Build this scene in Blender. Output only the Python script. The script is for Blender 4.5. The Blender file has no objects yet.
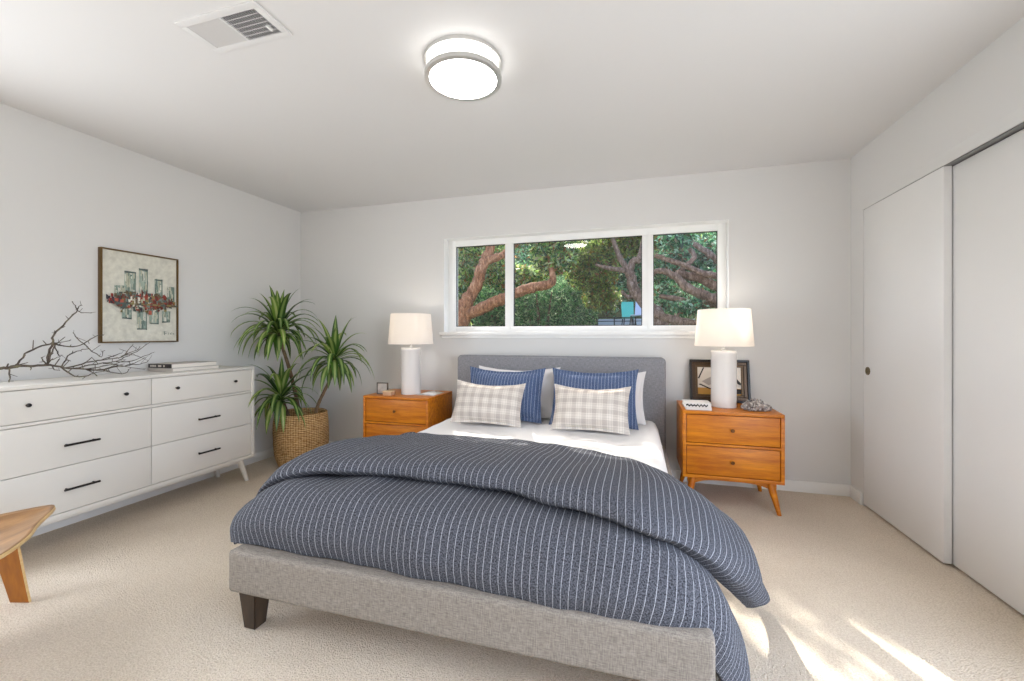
import bpy, bmesh, math, random
import numpy as np
from mathutils import Vector, Matrix, noise
from math import sin, cos, pi, radians

C = bpy.context.scene.collection
SC = bpy.context.scene

# ------------------------------------------------------------------ camera
cam_d = bpy.data.cameras.new('camera')
cam = bpy.data.objects.new('camera', cam_d)
C.objects.link(cam)
cam.location = (0, 0, 1.167)
cam.rotation_euler = (pi / 2, 0, 0.284)
cam_d.sensor_width = 36
cam_d.lens = 424.48 / 1024 * 36
cam_d.shift_y = -(340.5 - 334.66) / 1024
cam_d.clip_start = 0.05
SC.camera = cam

# ------------------------------------------------------------------ world, sun, daylight, exposure
SUN_TRAVEL = Vector((0.40, -1.0, -0.86)).normalized()
world = bpy.data.worlds.new('sky')
SC.world = world
world.use_nodes = True
wn = world.node_tree
bg = wn.nodes['Background']
sky = wn.nodes.new('ShaderNodeTexSky')
sky.sky_type = 'NISHITA'
sky.sun_disc = False
sky.air_density = 0.6
sky.dust_density = 4.0
sky.sun_elevation = radians(39)
sky.sun_rotation = radians(-22)
wn.links.new(sky.outputs[0], bg.inputs[0])
bg.inputs[1].default_value = 1.0

sun_d = bpy.data.lights.new('sun', 'SUN')
sun_d.energy = 8.5
sun_d.angle = radians(0.53)
sun_d.color = (1.0, 0.94, 0.86)
sun = bpy.data.objects.new('sun', sun_d)
C.objects.link(sun)
sun.rotation_euler = SUN_TRAVEL.to_track_quat('-Z', 'Y').to_euler()
sun.location = (-4, 12, 9)

# daylight area lamps in invented openings out of view, put in to light the room
def added_fill(name, loc, rot, sx_, sy_, watts):
    d = bpy.data.lights.new(name, 'AREA')
    d.shape = 'RECTANGLE'
    d.size, d.size_y, d.energy = sx_, sy_, watts
    d.color = (0.93, 0.965, 1.0)
    o = bpy.data.objects.new(name, d)
    C.objects.link(o)
    o.location, o.rotation_euler = loc, rot
added_fill('added_fill_right', (1.56, 0.2, 1.06), (pi / 2, 0, pi / 2), 2.7, 2.0, 58)
added_fill('added_fill_left', (-3.43, 0.45, 1.30), (pi / 2, 0, -pi / 2), 1.1, 1.2, 38)

SC.view_settings.view_transform = 'Standard'
SC.view_settings.look = 'None'
SC.view_settings.gamma = 1
SC.view_settings.use_curve_mapping = False
SC.view_settings.exposure = 0.26
SC.cycles.max_bounces = 10
SC.cycles.diffuse_bounces = 6
SC.cycles.use_denoising = True
SC.cycles.sample_clamp_indirect = 6.0

# ------------------------------------------------------------------ helpers
def lin(h):
    h = h.lstrip('#')
    out = []
    for i in (0, 2, 4):
        c = int(h[i:i + 2], 16) / 255
        out.append(c / 12.92 if c <= 0.04045 else ((c + 0.055) / 1.055) ** 2.4)
    return (*out, 1)

class NT:
    """small node-tree writer"""
    def __init__(s, name):
        s.m = bpy.data.materials.new(name)
        s.m.use_nodes = True
        s.t = s.m.node_tree
        s.b = s.t.nodes['Principled BSDF']
        s.out = s.t.nodes['Material Output']
    def n(s, typ, **kw):
        nd = s.t.nodes.new(typ)
        for k, v in kw.items():
            if k.startswith('i_'):
                key = k[2:]
                key = int(key) if key.isdigit() else key.replace('_', ' ')
                nd.inputs[key].default_value = v
            else:
                setattr(nd, k, v)
        return nd
    def l(s, a, b):
        s.t.links.new(a, b)
    def coord(s, kind='Object', scale=(1, 1, 1)):
        tc = s.n('ShaderNodeTexCoord')
        mp = s.n('ShaderNodeMapping')
        mp.inputs['Scale'].default_value = scale
        s.l(tc.outputs[kind], mp.inputs[0])
        return mp.outputs[0]
    def noise(s, vec, scale, detail=4, rough=0.55):
        nd = s.n('ShaderNodeTexNoise')
        nd.inputs['Scale'].default_value = scale
        nd.inputs['Detail'].default_value = detail
        nd.inputs['Roughness'].default_value = rough
        s.l(vec, nd.inputs['Vector'])
        return nd.outputs['Fac']
    def ramp(s, fac, stops):
        r = s.n('ShaderNodeValToRGB')
        el = r.color_ramp.elements
        el[0].position, el[0].color = stops[0]
        el[1].position, el[1].color = stops[-1]
        for p, c in stops[1:-1]:
            e = el.new(p)
            e.color = c
        s.l(fac, r.inputs[0])
        return r.outputs[0]
    def mix(s, fac, a, b, mode='MIX'):
        m = s.n('ShaderNodeMix', data_type='RGBA', blend_type=mode)
        for sock, v in ((m.inputs[0], fac), (m.inputs[6], a), (m.inputs[7], b)):
            if hasattr(v, 'links') or hasattr(v, 'is_linked'):
                s.l(v, sock)
            else:
                sock.default_value = v
        return m.outputs[2]
    def math(s, op, a, b=None, clamp=False):
        m = s.n('ShaderNodeMath', operation=op, use_clamp=clamp)
        for i, v in enumerate((a, b)):
            if v is None:
                continue
            if hasattr(v, 'is_linked'):
                s.l(v, m.inputs[i])
            else:
                m.inputs[i].default_value = v
        return m.outputs[0]
    def bump(s, h, strength=0.3, dist=0.01):
        b = s.n('ShaderNodeBump')
        b.inputs['Strength'].default_value = strength
        b.inputs['Distance'].default_value = dist
        s.l(h, b.inputs['Height'])
        s.l(b.outputs[0], s.b.inputs['Normal'])
    def base(s, v):
        if hasattr(v, 'is_linked'):
            s.l(v, s.b.inputs['Base Color'])
        else:
            s.b.inputs['Base Color'].default_value = v
    def set(s, rough=0.5, metal=0.0, spec=None, **kw):
        s.b.inputs['Roughness'].default_value = rough
        s.b.inputs['Metallic'].default_value = metal
        if spec is not None:
            s.b.inputs['Specular IOR Level'].default_value = spec
        return s

def plain(name, col, rough=0.5, metal=0.0, spec=None, var=0.06, vscale=3.0):
    t = NT(name).set(rough, metal, spec)
    c = lin(col)
    f = t.noise(t.coord(), vscale, 3)
    a = tuple(x * (1 - var) for x in c[:3]) + (1,)
    b = tuple(min(1, x * (1 + var)) for x in c[:3]) + (1,)
    t.base(t.ramp(f, [(0.3, a), (0.7, b)]))
    return t.m

def wall_paint(name, col):
    t = NT(name).set(0.75, 0, 0.25)
    v = t.coord()
    c = lin(col)
    t.base(t.ramp(t.noise(v, 0.8, 2), [(0.3, c), (0.7, tuple(x * 0.985 for x in c[:3]) + (1,))]))
    t.bump(t.noise(v, 90, 3), 0.08, 0.003)
    return t.m

def wood(name, dark, light, scale=(1.5, 16, 16), rough=0.38):
    t = NT(name).set(rough, 0, 0.4)
    v = t.coord('Object', scale)
    n1 = t.noise(v, 2.2, 6, 0.6)
    n2 = t.noise(v, 9.0, 4, 0.7)
    f = t.math('ADD', t.math('MULTIPLY', n1, 0.7), t.math('MULTIPLY', n2, 0.3))
    t.base(t.ramp(f, [(0.32, lin(dark)), (0.68, lin(light))]))
    t.bump(n2, 0.05, 0.002)
    return t.m

def fabric(name, c1, c2, weave=420, rough=0.95, slub=True):
    t = NT(name).set(rough, 0, 0.1)
    v = t.coord('Object')
    nx = t.noise(t.coord('Object', (weave * 0.12, weave, weave)), 1.0, 2)
    nz = t.noise(t.coord('Object', (weave, weave, weave * 0.12)), 1.0, 2)
    f = t.math('MULTIPLY', t.math('ADD', nx, nz), 0.5)
    t.base(t.ramp(f, [(0.36, lin(c1)), (0.64, lin(c2))]))
    t.bump(f, 0.35, 0.004)
    return t.m

def striped(name, c1, c2, stripe, pitch, width, wscale=260, dash=True):
    t = NT(name).set(0.92, 0, 0.12)
    uv = t.n('ShaderNodeTexCoord').outputs['UV']
    sx = t.n('ShaderNodeSeparateXYZ')
    t.l(uv, sx.inputs[0])
    mp = t.n('ShaderNodeMapping')
    mp.inputs['Scale'].default_value = (wscale, wscale, wscale)
    t.l(uv, mp.inputs[0])
    f = t.noise(mp.outputs[0], 1.0, 5, 0.85)
    basec = t.ramp(f, [(0.40, lin(c1)), (0.60, lin(c2))])
    fr = t.math('FRACT', t.math('DIVIDE', sx.outputs[0], pitch))
    d = t.math('ABSOLUTE', t.math('SUBTRACT', fr, 0.5))
    m = t.math('LESS_THAN', d, width / pitch / 2)
    mp2 = t.n('ShaderNodeMapping')
    mp2.inputs['Scale'].default_value = (30, 200, 1)
    t.l(uv, mp2.inputs[0])
    brk = t.ramp(t.noise(mp2.outputs[0], 1.0, 2), [(0.34, (0.35, 0.35, 0.35, 1)), (0.5, (1, 1, 1, 1))])
    mm = t.math('MULTIPLY', m, brk)
    t.base(t.mix(mm, basec, lin(stripe)))
    t.bump(f, 0.12, 0.003)
    return t.m

def plaid(name, basec, line):
    t = NT(name).set(0.95, 0, 0.1)
    uv = t.n('ShaderNodeTexCoord').outputs['UV']
    sx = t.n('ShaderNodeSeparateXYZ')
    t.l(uv, sx.inputs[0])
    def bands(o):
        fr = t.math('FRACT', t.math('DIVIDE', o, 0.07))
        d = t.math('ABSOLUTE', t.math('SUBTRACT', fr, 0.5))
        wide = t.math('LESS_THAN', d, 0.22)
        thin = t.math('LESS_THAN', t.math('ABSOLUTE', t.math('SUBTRACT', d, 0.36)), 0.03)
        return t.math('ADD', t.math('MULTIPLY', wide, 0.40), t.math('MULTIPLY', thin, 0.3))
    f = t.math('ADD', bands(sx.outputs[0]), bands(sx.outputs[1]), True)
    mp = t.n('ShaderNodeMapping')
    mp.inputs['Scale'].default_value = (300, 300, 300)
    t.l(uv, mp.inputs[0])
    nz = t.noise(mp.outputs[0], 1.0, 2)
    f2 = t.math('MULTIPLY', f, t.math('ADD', nz, 0.45), True)
    t.base(t.mix(f2, lin(basec), lin(line)))
    t.bump(nz, 0.2, 0.003)
    return t.m

def leafmat(name, cols, trans=0.4):
    t = NT(name).set(0.45, 0, 0.35)
    g = t.n('ShaderNodeNewGeometry')
    k = len(cols) - 1
    col = t.ramp(g.outputs['Random Per Island'], [(i / k, lin(c)) for i, c in enumerate(cols)])
    t.base(col)
    tr = t.n('ShaderNodeBsdfTranslucent')
    t.l(col, tr.inputs[0])
    mx = t.n('ShaderNodeMixShader')
    mx.inputs[0].default_value = trans
    t.l(t.b.outputs[0], mx.inputs[1])
    t.l(tr.outputs[0], mx.inputs[2])
    t.l(mx.outputs[0], t.out.inputs[0])
    return t.m

def emit(name, col, strength, rough=0.5):
    t = NT(name).set(rough)
    t.base(lin(col))
    t.b.inputs['Emission Color'].default_value = lin(col)
    t.b.inputs['Emission Strength'].default_value = strength
    return t.m

# --- mesh helpers; every builder works in world coordinates, obj() moves it to its parent's frame
def world_loc(o):
    v = Vector((0, 0, 0))
    while o:
        v += o.location
        o = o.parent
    return v

def obj(name, bm, m, parent=None, smooth=True, origin=None, label=None):
    me = bpy.data.meshes.new(name)
    off = world_loc(parent) if parent else Vector((0, 0, 0))
    if origin is not None:
        off = Vector(origin)
    if isinstance(bm, bmesh.types.BMesh):
        bmesh.ops.translate(bm, verts=bm.verts, vec=-off)
        bm.normal_update()
        bm.to_mesh(me)
        bm.free()
    else:
        v, f = bm
        v = np.asarray(v, dtype=float) - np.array(off)
        me.from_pydata(v.tolist(), [], f)
    for mm in (m if isinstance(m, (list, tuple)) else [m]):
        me.materials.append(mm)
    if smooth:
        for p in me.polygons:
            p.use_smooth = True
        try:
            me.set_sharp_from_angle(angle=radians(38))
        except Exception:
            pass
    o = bpy.data.objects.new(name, me)
    C.objects.link(o)
    if parent:
        o.parent = parent
        if origin is not None:
            o.location = Vector(origin) - world_loc(parent)
    elif origin is not None:
        o.location = origin
    if label:
        o['label'] = label
    return o

def tag(o, label, cat, group=None, kind=None):
    o['label'] = label
    o['category'] = cat
    if group:
        o['group'] = group
    if kind:
        o['kind'] = kind
    return o

def thing(name, label, cat, loc, group=None):
    o = bpy.data.objects.new(name, None)
    o.empty_display_size = 0.1
    C.objects.link(o)
    o.location = loc
    return tag(o, label, cat, group)

def struct(name, bm, m, parent=None, smooth=True):
    o = obj(name, bm, m, parent, smooth)
    if parent is None:
        o['kind'] = 'structure'
    return o

def dup(root, loc):
    r = root.copy()
    C.objects.link(r)
    r.location = loc
    def rec(src, dst):
        for ch in list(src.children):
            c = ch.copy()
            C.objects.link(c)
            c.parent = dst
            rec(ch, c)
    rec(root, r)
    return r

def BM():
    return bmesh.new()

def box(bm, x0, x1, y0, y1, z0, z1, bev=0.0, seg=2, mat=0):
    vs = [bm.verts.new((x, y, z)) for x in (x0, x1) for y in (y0, y1) for z in (z0, z1)]
    fs = [(0, 1, 3, 2), (4, 6, 7, 5), (0, 4, 5, 1), (2, 3, 7, 6), (0, 2, 6, 4), (1, 5, 7, 3)]
    faces = [bm.faces.new([vs[i] for i in f]) for f in fs]
    for f in faces:
        f.material_index = mat
    if bev > 0:
        es = list({e for f in faces for e in f.edges})
        r = bmesh.ops.bevel(bm, geom=es, offset=bev, segments=seg, affect='EDGES', profile=0.6)
        for f in r['faces']:
            f.material_index = mat
    return bm

def ring_between(bm, a, b, closed=True):
    n = len(a)
    for i in range(n if closed else n - 1):
        j = (i + 1) % n
        bm.faces.new((a[i], a[j], b[j], b[i]))

def lathe(bm, prof, c=(0, 0), n=48, cap0=True, cap1=True):
    rings = []
    for r, z in prof:
        rings.append([bm.verts.new((c[0] + r * cos(2 * pi * i / n), c[1] + r * sin(2 * pi * i / n), z)) for i in range(n)])
    for a, b in zip(rings, rings[1:]):
        ring_between(bm, a, b)
    if cap0:
        bm.faces.new(list(reversed(rings[0])))
    if cap1:
        bm.faces.new(rings[-1])
    return bm

def tube(bm, pts, rad, n=8, cap=True, squash=None):
    """tapered tube through pts; rad: number or list"""
    P = [Vector(p) for p in pts]
    R = rad if isinstance(rad, (list, tuple)) else [rad] * len(P)
    rings = []
    up = Vector((0, 0, 1))
    prev = None
    for i, p in enumerate(P):
        d = (P[min(i + 1, len(P) - 1)] - P[max(i - 1, 0)])
        if d.length < 1e-9:
            d = Vector((0, 0, 1))
        d.normalize()
        if prev is None:
            a = d.cross(up)
            if a.length < 0.05:
                a = d.cross(Vector((1, 0, 0)))
        else:
            a = prev - d * prev.dot(d)
        a.normalize()
        prev = a
        b = d.cross(a)
        rings.append([bm.verts.new(p + (a * cos(2 * pi * k / n) + b * sin(2 * pi * k / n)) * R[i]) for k in range(n)])
    for a, b in zip(rings, rings[1:]):
        ring_between(bm, a, b)
    if cap:
        bm.faces.new(list(reversed(rings[0])))
        bm.faces.new(rings[-1])
    return bm

def prism(bm, poly, z0, z1, axis='z'):
    """extrude a polygon of (a,b) along an axis"""
    def P(a, b, c):
        return {'z': (a, b, c), 'y': (a, c, b), 'x': (c, a, b)}[axis]
    lo = [bm.verts.new(P(a, b, z0)) for a, b in poly]
    hi = [bm.verts.new(P(a, b, z1)) for a, b in poly]
    ring_between(bm, lo, hi)
    bm.faces.new(list(reversed(lo)))
    bm.faces.new(hi)
    bmesh.ops.recalc_face_normals(bm, faces=bm.faces)
    return bm

def smooth_pts(pts, sub=6):
    P = [Vector(p) for p in pts]
    out = []
    for i in range(len(P) - 1):
        p0, p1, p2, p3 = P[max(i - 1, 0)], P[i], P[i + 1], P[min(i + 2, len(P) - 1)]
        for k in range(sub):
            t = k / sub
            out.append(0.5 * ((2 * p1) + (p2 - p0) * t + (2 * p0 - 5 * p1 + 4 * p2 - p3) * t * t + (3 * p1 - p0 - 3 * p2 + p3) * t ** 3))
    out.append(P[-1])
    return out

def cr_net(net, su, sv):
    """bicubic Catmull-Rom surface through a net[row][col] of points"""
    rows = [smooth_pts(r, su) for r in net]
    cols = []
    for j in range(len(rows[0])):
        cols.append(smooth_pts([r[j] for r in rows], sv))
    return [[cols[j][i] for j in range(len(cols))] for i in range(len(cols[0]))]

def quad_frame(bm, x0, x1, z0, z1, w, y0, y1, axis='y'):
    """rectangular frame in the xz plane, width w, from y0 to y1"""
    box(bm, x0, x1, y0, y1, z0, z0 + w)
    box(bm, x0, x1, y0, y1, z1 - w, z1)
    box(bm, x0, x0 + w, y0, y1, z0 + w, z1 - w)
    box(bm, x1 - w, x1, y0, y1, z0 + w, z1 - w)

# ------------------------------------------------------------------ materials
M_wall = wall_paint('wall_paint', '#dad9d7')
M_ceil = wall_paint('ceiling_paint', '#dcdbda')
M_trim = plain('white_trim', '#eeedea', 0.4, var=0.015)
M_door = plain('door_paint', '#e4e3e1', 0.35, var=0.01)
M_vinyl = plain('window_vinyl', '#f1f1ef', 0.35, var=0.01)
M_dark = plain('dark_gap', '#1c1b1a', 0.7)
M_grey = plain('track_metal', '#8d8d8c', 0.35, 0.7)
M_lacq = plain('white_lacquer', '#d9d5cd', 0.38, var=0.012)
M_black = plain('black_metal', '#2a2725', 0.35, 0.6)
M_oak = wood('honey_wood', '#a24c00', '#dd8a14')
M_oakdark = wood('honey_wood_shadowline', '#93501a', '#b5691f')
M_knob = plain('bronze_knob', '#6b4420', 0.35, 0.6)
M_head = fabric('grey_upholstery', '#77767a', '#9c9b9e', 300)
M_rail = fabric('grey_upholstery_rail', '#78716a', '#a0988e', 300)
M_espresso = wood('espresso_wood', '#2a211b', '#4a3a2c', (14, 14, 2), 0.35)
M_sheet = plain('white_sheet', '#dfdddb', 0.9, var=0.02)
M_white_slip = plain('white_pillowcase', '#d9d5d3', 0.9, var=0.02)
M_duvet = striped('blue_chambray', '#121317', '#6e7079', '#a6a9b0', 0.0268, 0.0023, 190)
M_sham = striped('blue_striped_sham', '#2c3a58', '#667696', '#a4adc0', 0.024, 0.0024, 200)
M_plaid = plaid('plaid_cotton', '#dcd4ca', '#aa9e96')
M_ceramic = plain('white_ceramic', '#e3dfdb', 0.25, var=0.01)
M_nickel = plain('brushed_nickel', '#d2d1ce', 0.4, 0.85)
M_brass = plain('brass', '#b59662', 0.35, 0.85)
M_walnut = wood('bronze_frame', '#3d2a1a', '#6a4a2c', (14, 14, 2))

t = NT('carpet').set(1.0, 0, 0.05)
v = t.coord()
vor = t.n('ShaderNodeTexVoronoi')
vor.inputs['Scale'].default_value = 190
t.l(v, vor.inputs['Vector'])
big = t.noise(v, 1.6, 3)
fine = t.noise(v, 160, 3, 0.7)
f = t.math('ADD', t.math('MULTIPLY', big, 0.3), t.math('MULTIPLY', fine, 0.7))
loops = t.ramp(vor.outputs[0], [(0.35, (1, 1, 1, 1)), (0.75, (0.88, 0.86, 0.83, 1))])
t.base(t.mix(1.0, t.ramp(f, [(0.3, lin('#d9c9b4')), (0.66, lin('#fdf1e0'))]), loops, 'MULTIPLY'))
h = t.math('ADD', t.math('MULTIPLY', vor.outputs[0], -1.0), fine)
t.bump(h, 0.85, 0.007)
M_carpet = t.m

t = NT('lamp_linen').set(0.9, 0, 0.1)
t.base(lin('#f4f0ea'))
tr = t.n('ShaderNodeBsdfTranslucent')
tr.inputs[0].default_value = lin('#f7f1ea')
mx = t.n('ShaderNodeMixShader')
mx.inputs[0].default_value = 0.45
t.l(t.b.outputs[0], mx.inputs[1])
t.l(tr.outputs[0], mx.inputs[2])
t.l(mx.outputs[0], t.out.inputs[0])
M_shade = t.m

t = NT('window_glass')
tb = t.n('ShaderNodeBsdfTransparent')
tb.inputs[0].default_value = (0.96, 0.98, 0.97, 1)
gl = t.n('ShaderNodeBsdfGlossy')
gl.inputs['Roughness'].default_value = 0.0
fr = t.n('ShaderNodeFresnel')
fr.inputs[0].default_value = 1.5
fm = t.math('MULTIPLY', fr.outputs[0], 1.5, True)
mx = t.n('ShaderNodeMixShader')
t.l(fm, mx.inputs[0])
t.l(tb.outputs[0], mx.inputs[1])
t.l(gl.outputs[0], mx.inputs[2])
t.l(mx.outputs[0], t.out.inputs[0])
M_glass = t.m

t = NT('seagrass_weave').set(0.8, 0, 0.2)
v = t.coord('Object', (1, 1, 1))
tc = t.n('ShaderNodeTexCoord')
sx = t.n('ShaderNodeSeparateXYZ')
t.l(tc.outputs['UV'], sx.inputs[0])
n0 = t.noise(t.coord('Object'), 22, 3)
wz = t.math('ADD', t.math('MULTIPLY', sx.outputs[1], 420.0), t.math('MULTIPLY', n0, 6.0))
row = t.math('SINE', wz)
colw = t.math('SINE', t.math('MULTIPLY', sx.outputs[0], 300.0))
n1 = t.noise(t.coord('Object', (30, 30, 110)), 1.0, 4, 0.75)
f = t.math('ADD', t.math('MULTIPLY', row, 0.18), t.math('ADD', t.math('MULTIPLY', colw, 0.08), n1))
t.base(t.ramp(f, [(0.22, lin('#6a4622')), (0.46, lin('#b98e58')), (0.78, lin('#e6c898'))]))
t.bump(t.math('ADD', row, t.math('MULTIPLY', colw, 0.3)), 0.4, 0.004)
M_basket = t.m

# ------------------------------------------------------------------ room shell
XL, XR, YB, YR, H = -3.349, 1.49, 3.627, -1.9, 2.44
WX0, WX1, WZ0, WZ1 = -1.72, 0.692, 1.192, 2.06
WT = 0.17
struct('floor', box(BM(), XL - 0.1, XR + 0.75, YR - 0.1, YB + WT, -0.12, 0), M_carpet, smooth=False)
struct('ceiling', box(BM(), XL - 0.1, XR + 0.75, YR - 0.1, YB + WT, H, H + 0.12), M_ceil, smooth=False)
bm = BM()
LY0, LY1, LZ0, LZ1 = -0.1, 1.0, 0.70, 1.90      # invented opening for the added left lamp, beyond the left edge of the view
box(bm, XL - 0.12, XL, YR - 0.1, LY0, 0, H)
box(bm, XL - 0.12, XL, LY1, YB + WT, 0, H)
box(bm, XL - 0.12, XL, LY0, LY1, 0, LZ0)
box(bm, XL - 0.12, XL, LY0, LY1, LZ1, H)
struct('wall_left', bm, M_wall, smooth=False)
bm = BM()
box(bm, XL, WX0, YB, YB + WT, 0, H)
box(bm, WX1, XR + 0.7, YB, YB + WT, 0, H)
box(bm, WX0, WX1, YB, YB + WT, 0, WZ0 - 0.02)
box(bm, WX0, WX1, YB, YB + WT, WZ1, H)
struct('wall_back', bm, M_wall, smooth=False)
CY0, CY1, CZ = 1.93, 3.45, 2.02          # closet opening
bm = BM()
box(bm, XR, XR + 0.1, CY1, YB, 0, H)
box(bm, XR, XR + 0.1, 1.65, CY0, 0, H)
box(bm, XR, XR + 0.1, YR, -1.2, 0, H)
box(bm, XR, XR + 0.1, -1.2, 1.65, 2.1, H)  # header over the invented opening that holds the added right lamp
box(bm, XR + 0.1, XR + 0.6, CY0 - 0.1, CY0, 0, H)
box(bm, XR, XR + 0.02, CY0, CY1, CZ, H)
box(bm, XR + 0.02, XR + 0.1, CY0, CY1, CZ + 0.05, H)
box(bm, XR + 0.6, XR + 0.7, CY0 - 0.1, YB, 0, H)
struct('wall_right', bm, M_wall, smooth=False)
struct('wall_rear', box(BM(), XL, XR + 0.1, YR - 0.12, YR, 0, H), M_wall, smooth=False)

bm = box(BM(), XL, XR, YB - 0.014, YB, 0, 0.085, 0.005)
struct('baseboard_back', bm, M_trim)
bm = box(BM(), XL, XL + 0.014, YR, YB - 0.014, 0, 0.085, 0.005)
struct('baseboard_left', bm, M_trim)
bm = box(BM(), XR - 0.014, XR, CY1 + 0.01, YB - 0.014, 0, 0.085, 0.005)
struct('baseboard_right', bm, M_trim)

# closet: fascia, track, two sliding doors
bm = box(BM(), XR - 0.0015, XR + 0.012, CY0, CY1 + 0.012, CZ, CZ + 0.062, 0.001)
struct('trim_1', bm, M_wall)
bm = box(BM(), XR + 0.002, XR + 0.095, CY0, CY1, CZ - 0.004, CZ + 0.03)
struct('trim_2', bm, M_grey, smooth=False)
d1 = bpy.data.objects.new('door_1', None); C.objects.link(d1); d1.location = (XR, 2.69, 0); d1['kind'] = 'structure'
bm = box(BM(), XR, XR + 0.034, 2.665, CY1 - 0.004, 0.014, CZ - 0.003, 0.0015)
obj('door_panel', bm, M_door, d1)
bm = BM()
lathe(bm, [(0.004, 0.0), (0.014, 0.0), (0.016, -0.004), (0.026, -0.004), (0.027, -0.001), (0.027, 0.004)], (0, 0), 24, True, True)
bmesh.ops.rotate(bm, verts=bm.verts, cent=(0, 0, 0), matrix=Matrix.Rotation(pi / 2, 3, 'Y'))
bmesh.ops.translate(bm, verts=bm.verts, vec=(XR - 0.001, 3.392, 0.924))
obj('finger_pull', bm, plain('old_brass_pull', '#7a6a4c', 0.4, 0.7), d1, label='round brass finger pull')
bm = BM()
lathe(bm, [(0.001, 0), (0.0145, 0)], (0, 0), 20, True, True)
d2 = bpy.data.objects.new('door_2', None); C.objects.link(d2); d2.location = (XR + 0.042, CY0, 0); d2['kind'] = 'structure'
bm = box(BM(), XR + 0.038, XR + 0.072, CY0, 2.71, 0.014, CZ - 0.008, 0.0015)
obj('door_panel', bm, M_door, d2)

# window: lining, sill, frame, mullions, three panes
win = bpy.data.objects.new('window_1', None); C.objects.link(win); win.location = (-0.5, YB, WZ0); win['kind'] = 'structure'
bm = BM()
L = 0.004
box(bm, WX0, WX0 + L, YB - 0.003, YB + WT, WZ0, WZ1)
box(bm, WX1 - L, WX1, YB - 0.003, YB + WT, WZ0, WZ1)
box(bm, WX0 + L, WX1 - L, YB - 0.003, YB + WT, WZ1 - L, WZ1)
obj('window_lining', bm, M_vinyl, win, smooth=False)
bm = box(BM(), WX0 - 0.035, WX1 + 0.035, YB - 0.034, YB + 0.0, WZ0 - 0.03, WZ0, 0.006)
box(bm, WX0, WX1, YB, YB + 0.15, WZ0 - 0.02, WZ0)
box(bm, WX0 - 0.02, WX1 + 0.02, YB - 0.012, YB, WZ0 - 0.055, WZ0 - 0.03, 0.003)
obj('window_sill', bm, M_vinyl, win)
FY0, FY1 = YB + 0.085, YB + 0.15
bm = BM()
gx = [-1.641, -1.151, -1.073, 0.05, 0.138, 0.628]
gz0, gz1 = 1.243, 2.0
box(bm, WX0 + L, gx[0], FY0, FY1, WZ0, WZ1 - L, 0.003)
box(bm, gx[5], WX1 - L, FY0, FY1, WZ0, WZ1 - L, 0.003)
box(bm, gx[0], gx[5], FY0, FY1, WZ0, gz0, 0.003)
box(bm, gx[0], gx[5], FY0, FY1, gz1, WZ1 - L, 0.003)
obj('window_frame', bm, M_vinyl, win)
for a, b in ((gx[1], gx[2]), (gx[3], gx[4])):
    bm = BM()
    box(bm, a, b, FY0 + 0.004, FY1 - 0.004, gz0, gz1, 0.003)
    box(bm, (a + b) / 2 - 0.004, (a + b) / 2 + 0.022, FY0 - 0.006, FY0 + 0.004, gz0 - 0.03, gz1 + 0.03, 0.002)
    obj('mullion', bm, M_vinyl, win)
for x0, x1 in ((gx[0], gx[1]), (gx[2], gx[3]), (gx[4], gx[5])):
    bm = BM()
    vs = [bm.verts.new(p) for p in ((x0, YB + 0.12, gz0), (x1, YB + 0.12, gz0), (x1, YB + 0.12, gz1), (x0, YB + 0.12, gz1))]
    bm.faces.new(vs)
    obj('pane', bm, M_glass, win, smooth=False)
    bm = BM()
    quad_frame(bm, x0, x1, gz0, gz1, 0.006, YB + 0.105, YB + 0.118)
    obj('gasket', bm, M_dark, win, smooth=False)

# ------------------------------------------------------------------ bed
BX0, BX1, BY0, BY1 = -1.545, 0.215, 1.29, 3.46
bed = thing('bed', 'grey upholstered platform bed frame with tall plain headboard below the window', 'bed', (-0.665, 2.4, 0))
def rounded_panel(x0, x1, z0, z1, y0, y1, r, seg=6):
    poly = [(x0, z0), (x1, z0)]
    for k in range(seg + 1):
        a = k / seg * pi / 2
        poly.append((x1 - r + r * cos(a), z1 - r + r * sin(a)))
    for k in range(seg + 1):
        a = pi / 2 + k / seg * pi / 2
        poly.append((x0 + r + r * cos(a), z1 - r + r * sin(a)))
    bm = prism(BM(), poly, y0, y1, 'y')
    es = [e for e in bm.edges if abs(e.verts[0].co.y - e.verts[1].co.y) < 1e-6]
    bmesh.ops.bevel(bm, geom=es, offset=0.014, segments=3, affect='EDGES')
    return bm
obj('headboard', rounded_panel(-1.515, 0.222, 0.12, 0.988, 3.46, 3.555, 0.035), M_head, bed)
def rail(x0, x1, y0, y1):
    bm = box(BM(), x0, x1, y0, y1, 0.152, 0.318, 0.022, 4)
    return bm
obj('foot_rail', rail(BX0, BX1, BY0, BY0 + 0.075), M_rail, bed)
obj('side_rail', rail(BX0, BX0 + 0.075, BY0 + 0.07, BY1), M_rail, bed)
obj('side_rail', rail(BX1 - 0.075, BX1, BY0 + 0.07, BY1), M_rail, bed)
obj('slat_deck', box(BM(), BX0 + 0.07, BX1 - 0.07, BY0 + 0.07, BY1, 0.19, 0.245), plain('bed_slats', '#b59a78', 0.7), bed)
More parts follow.
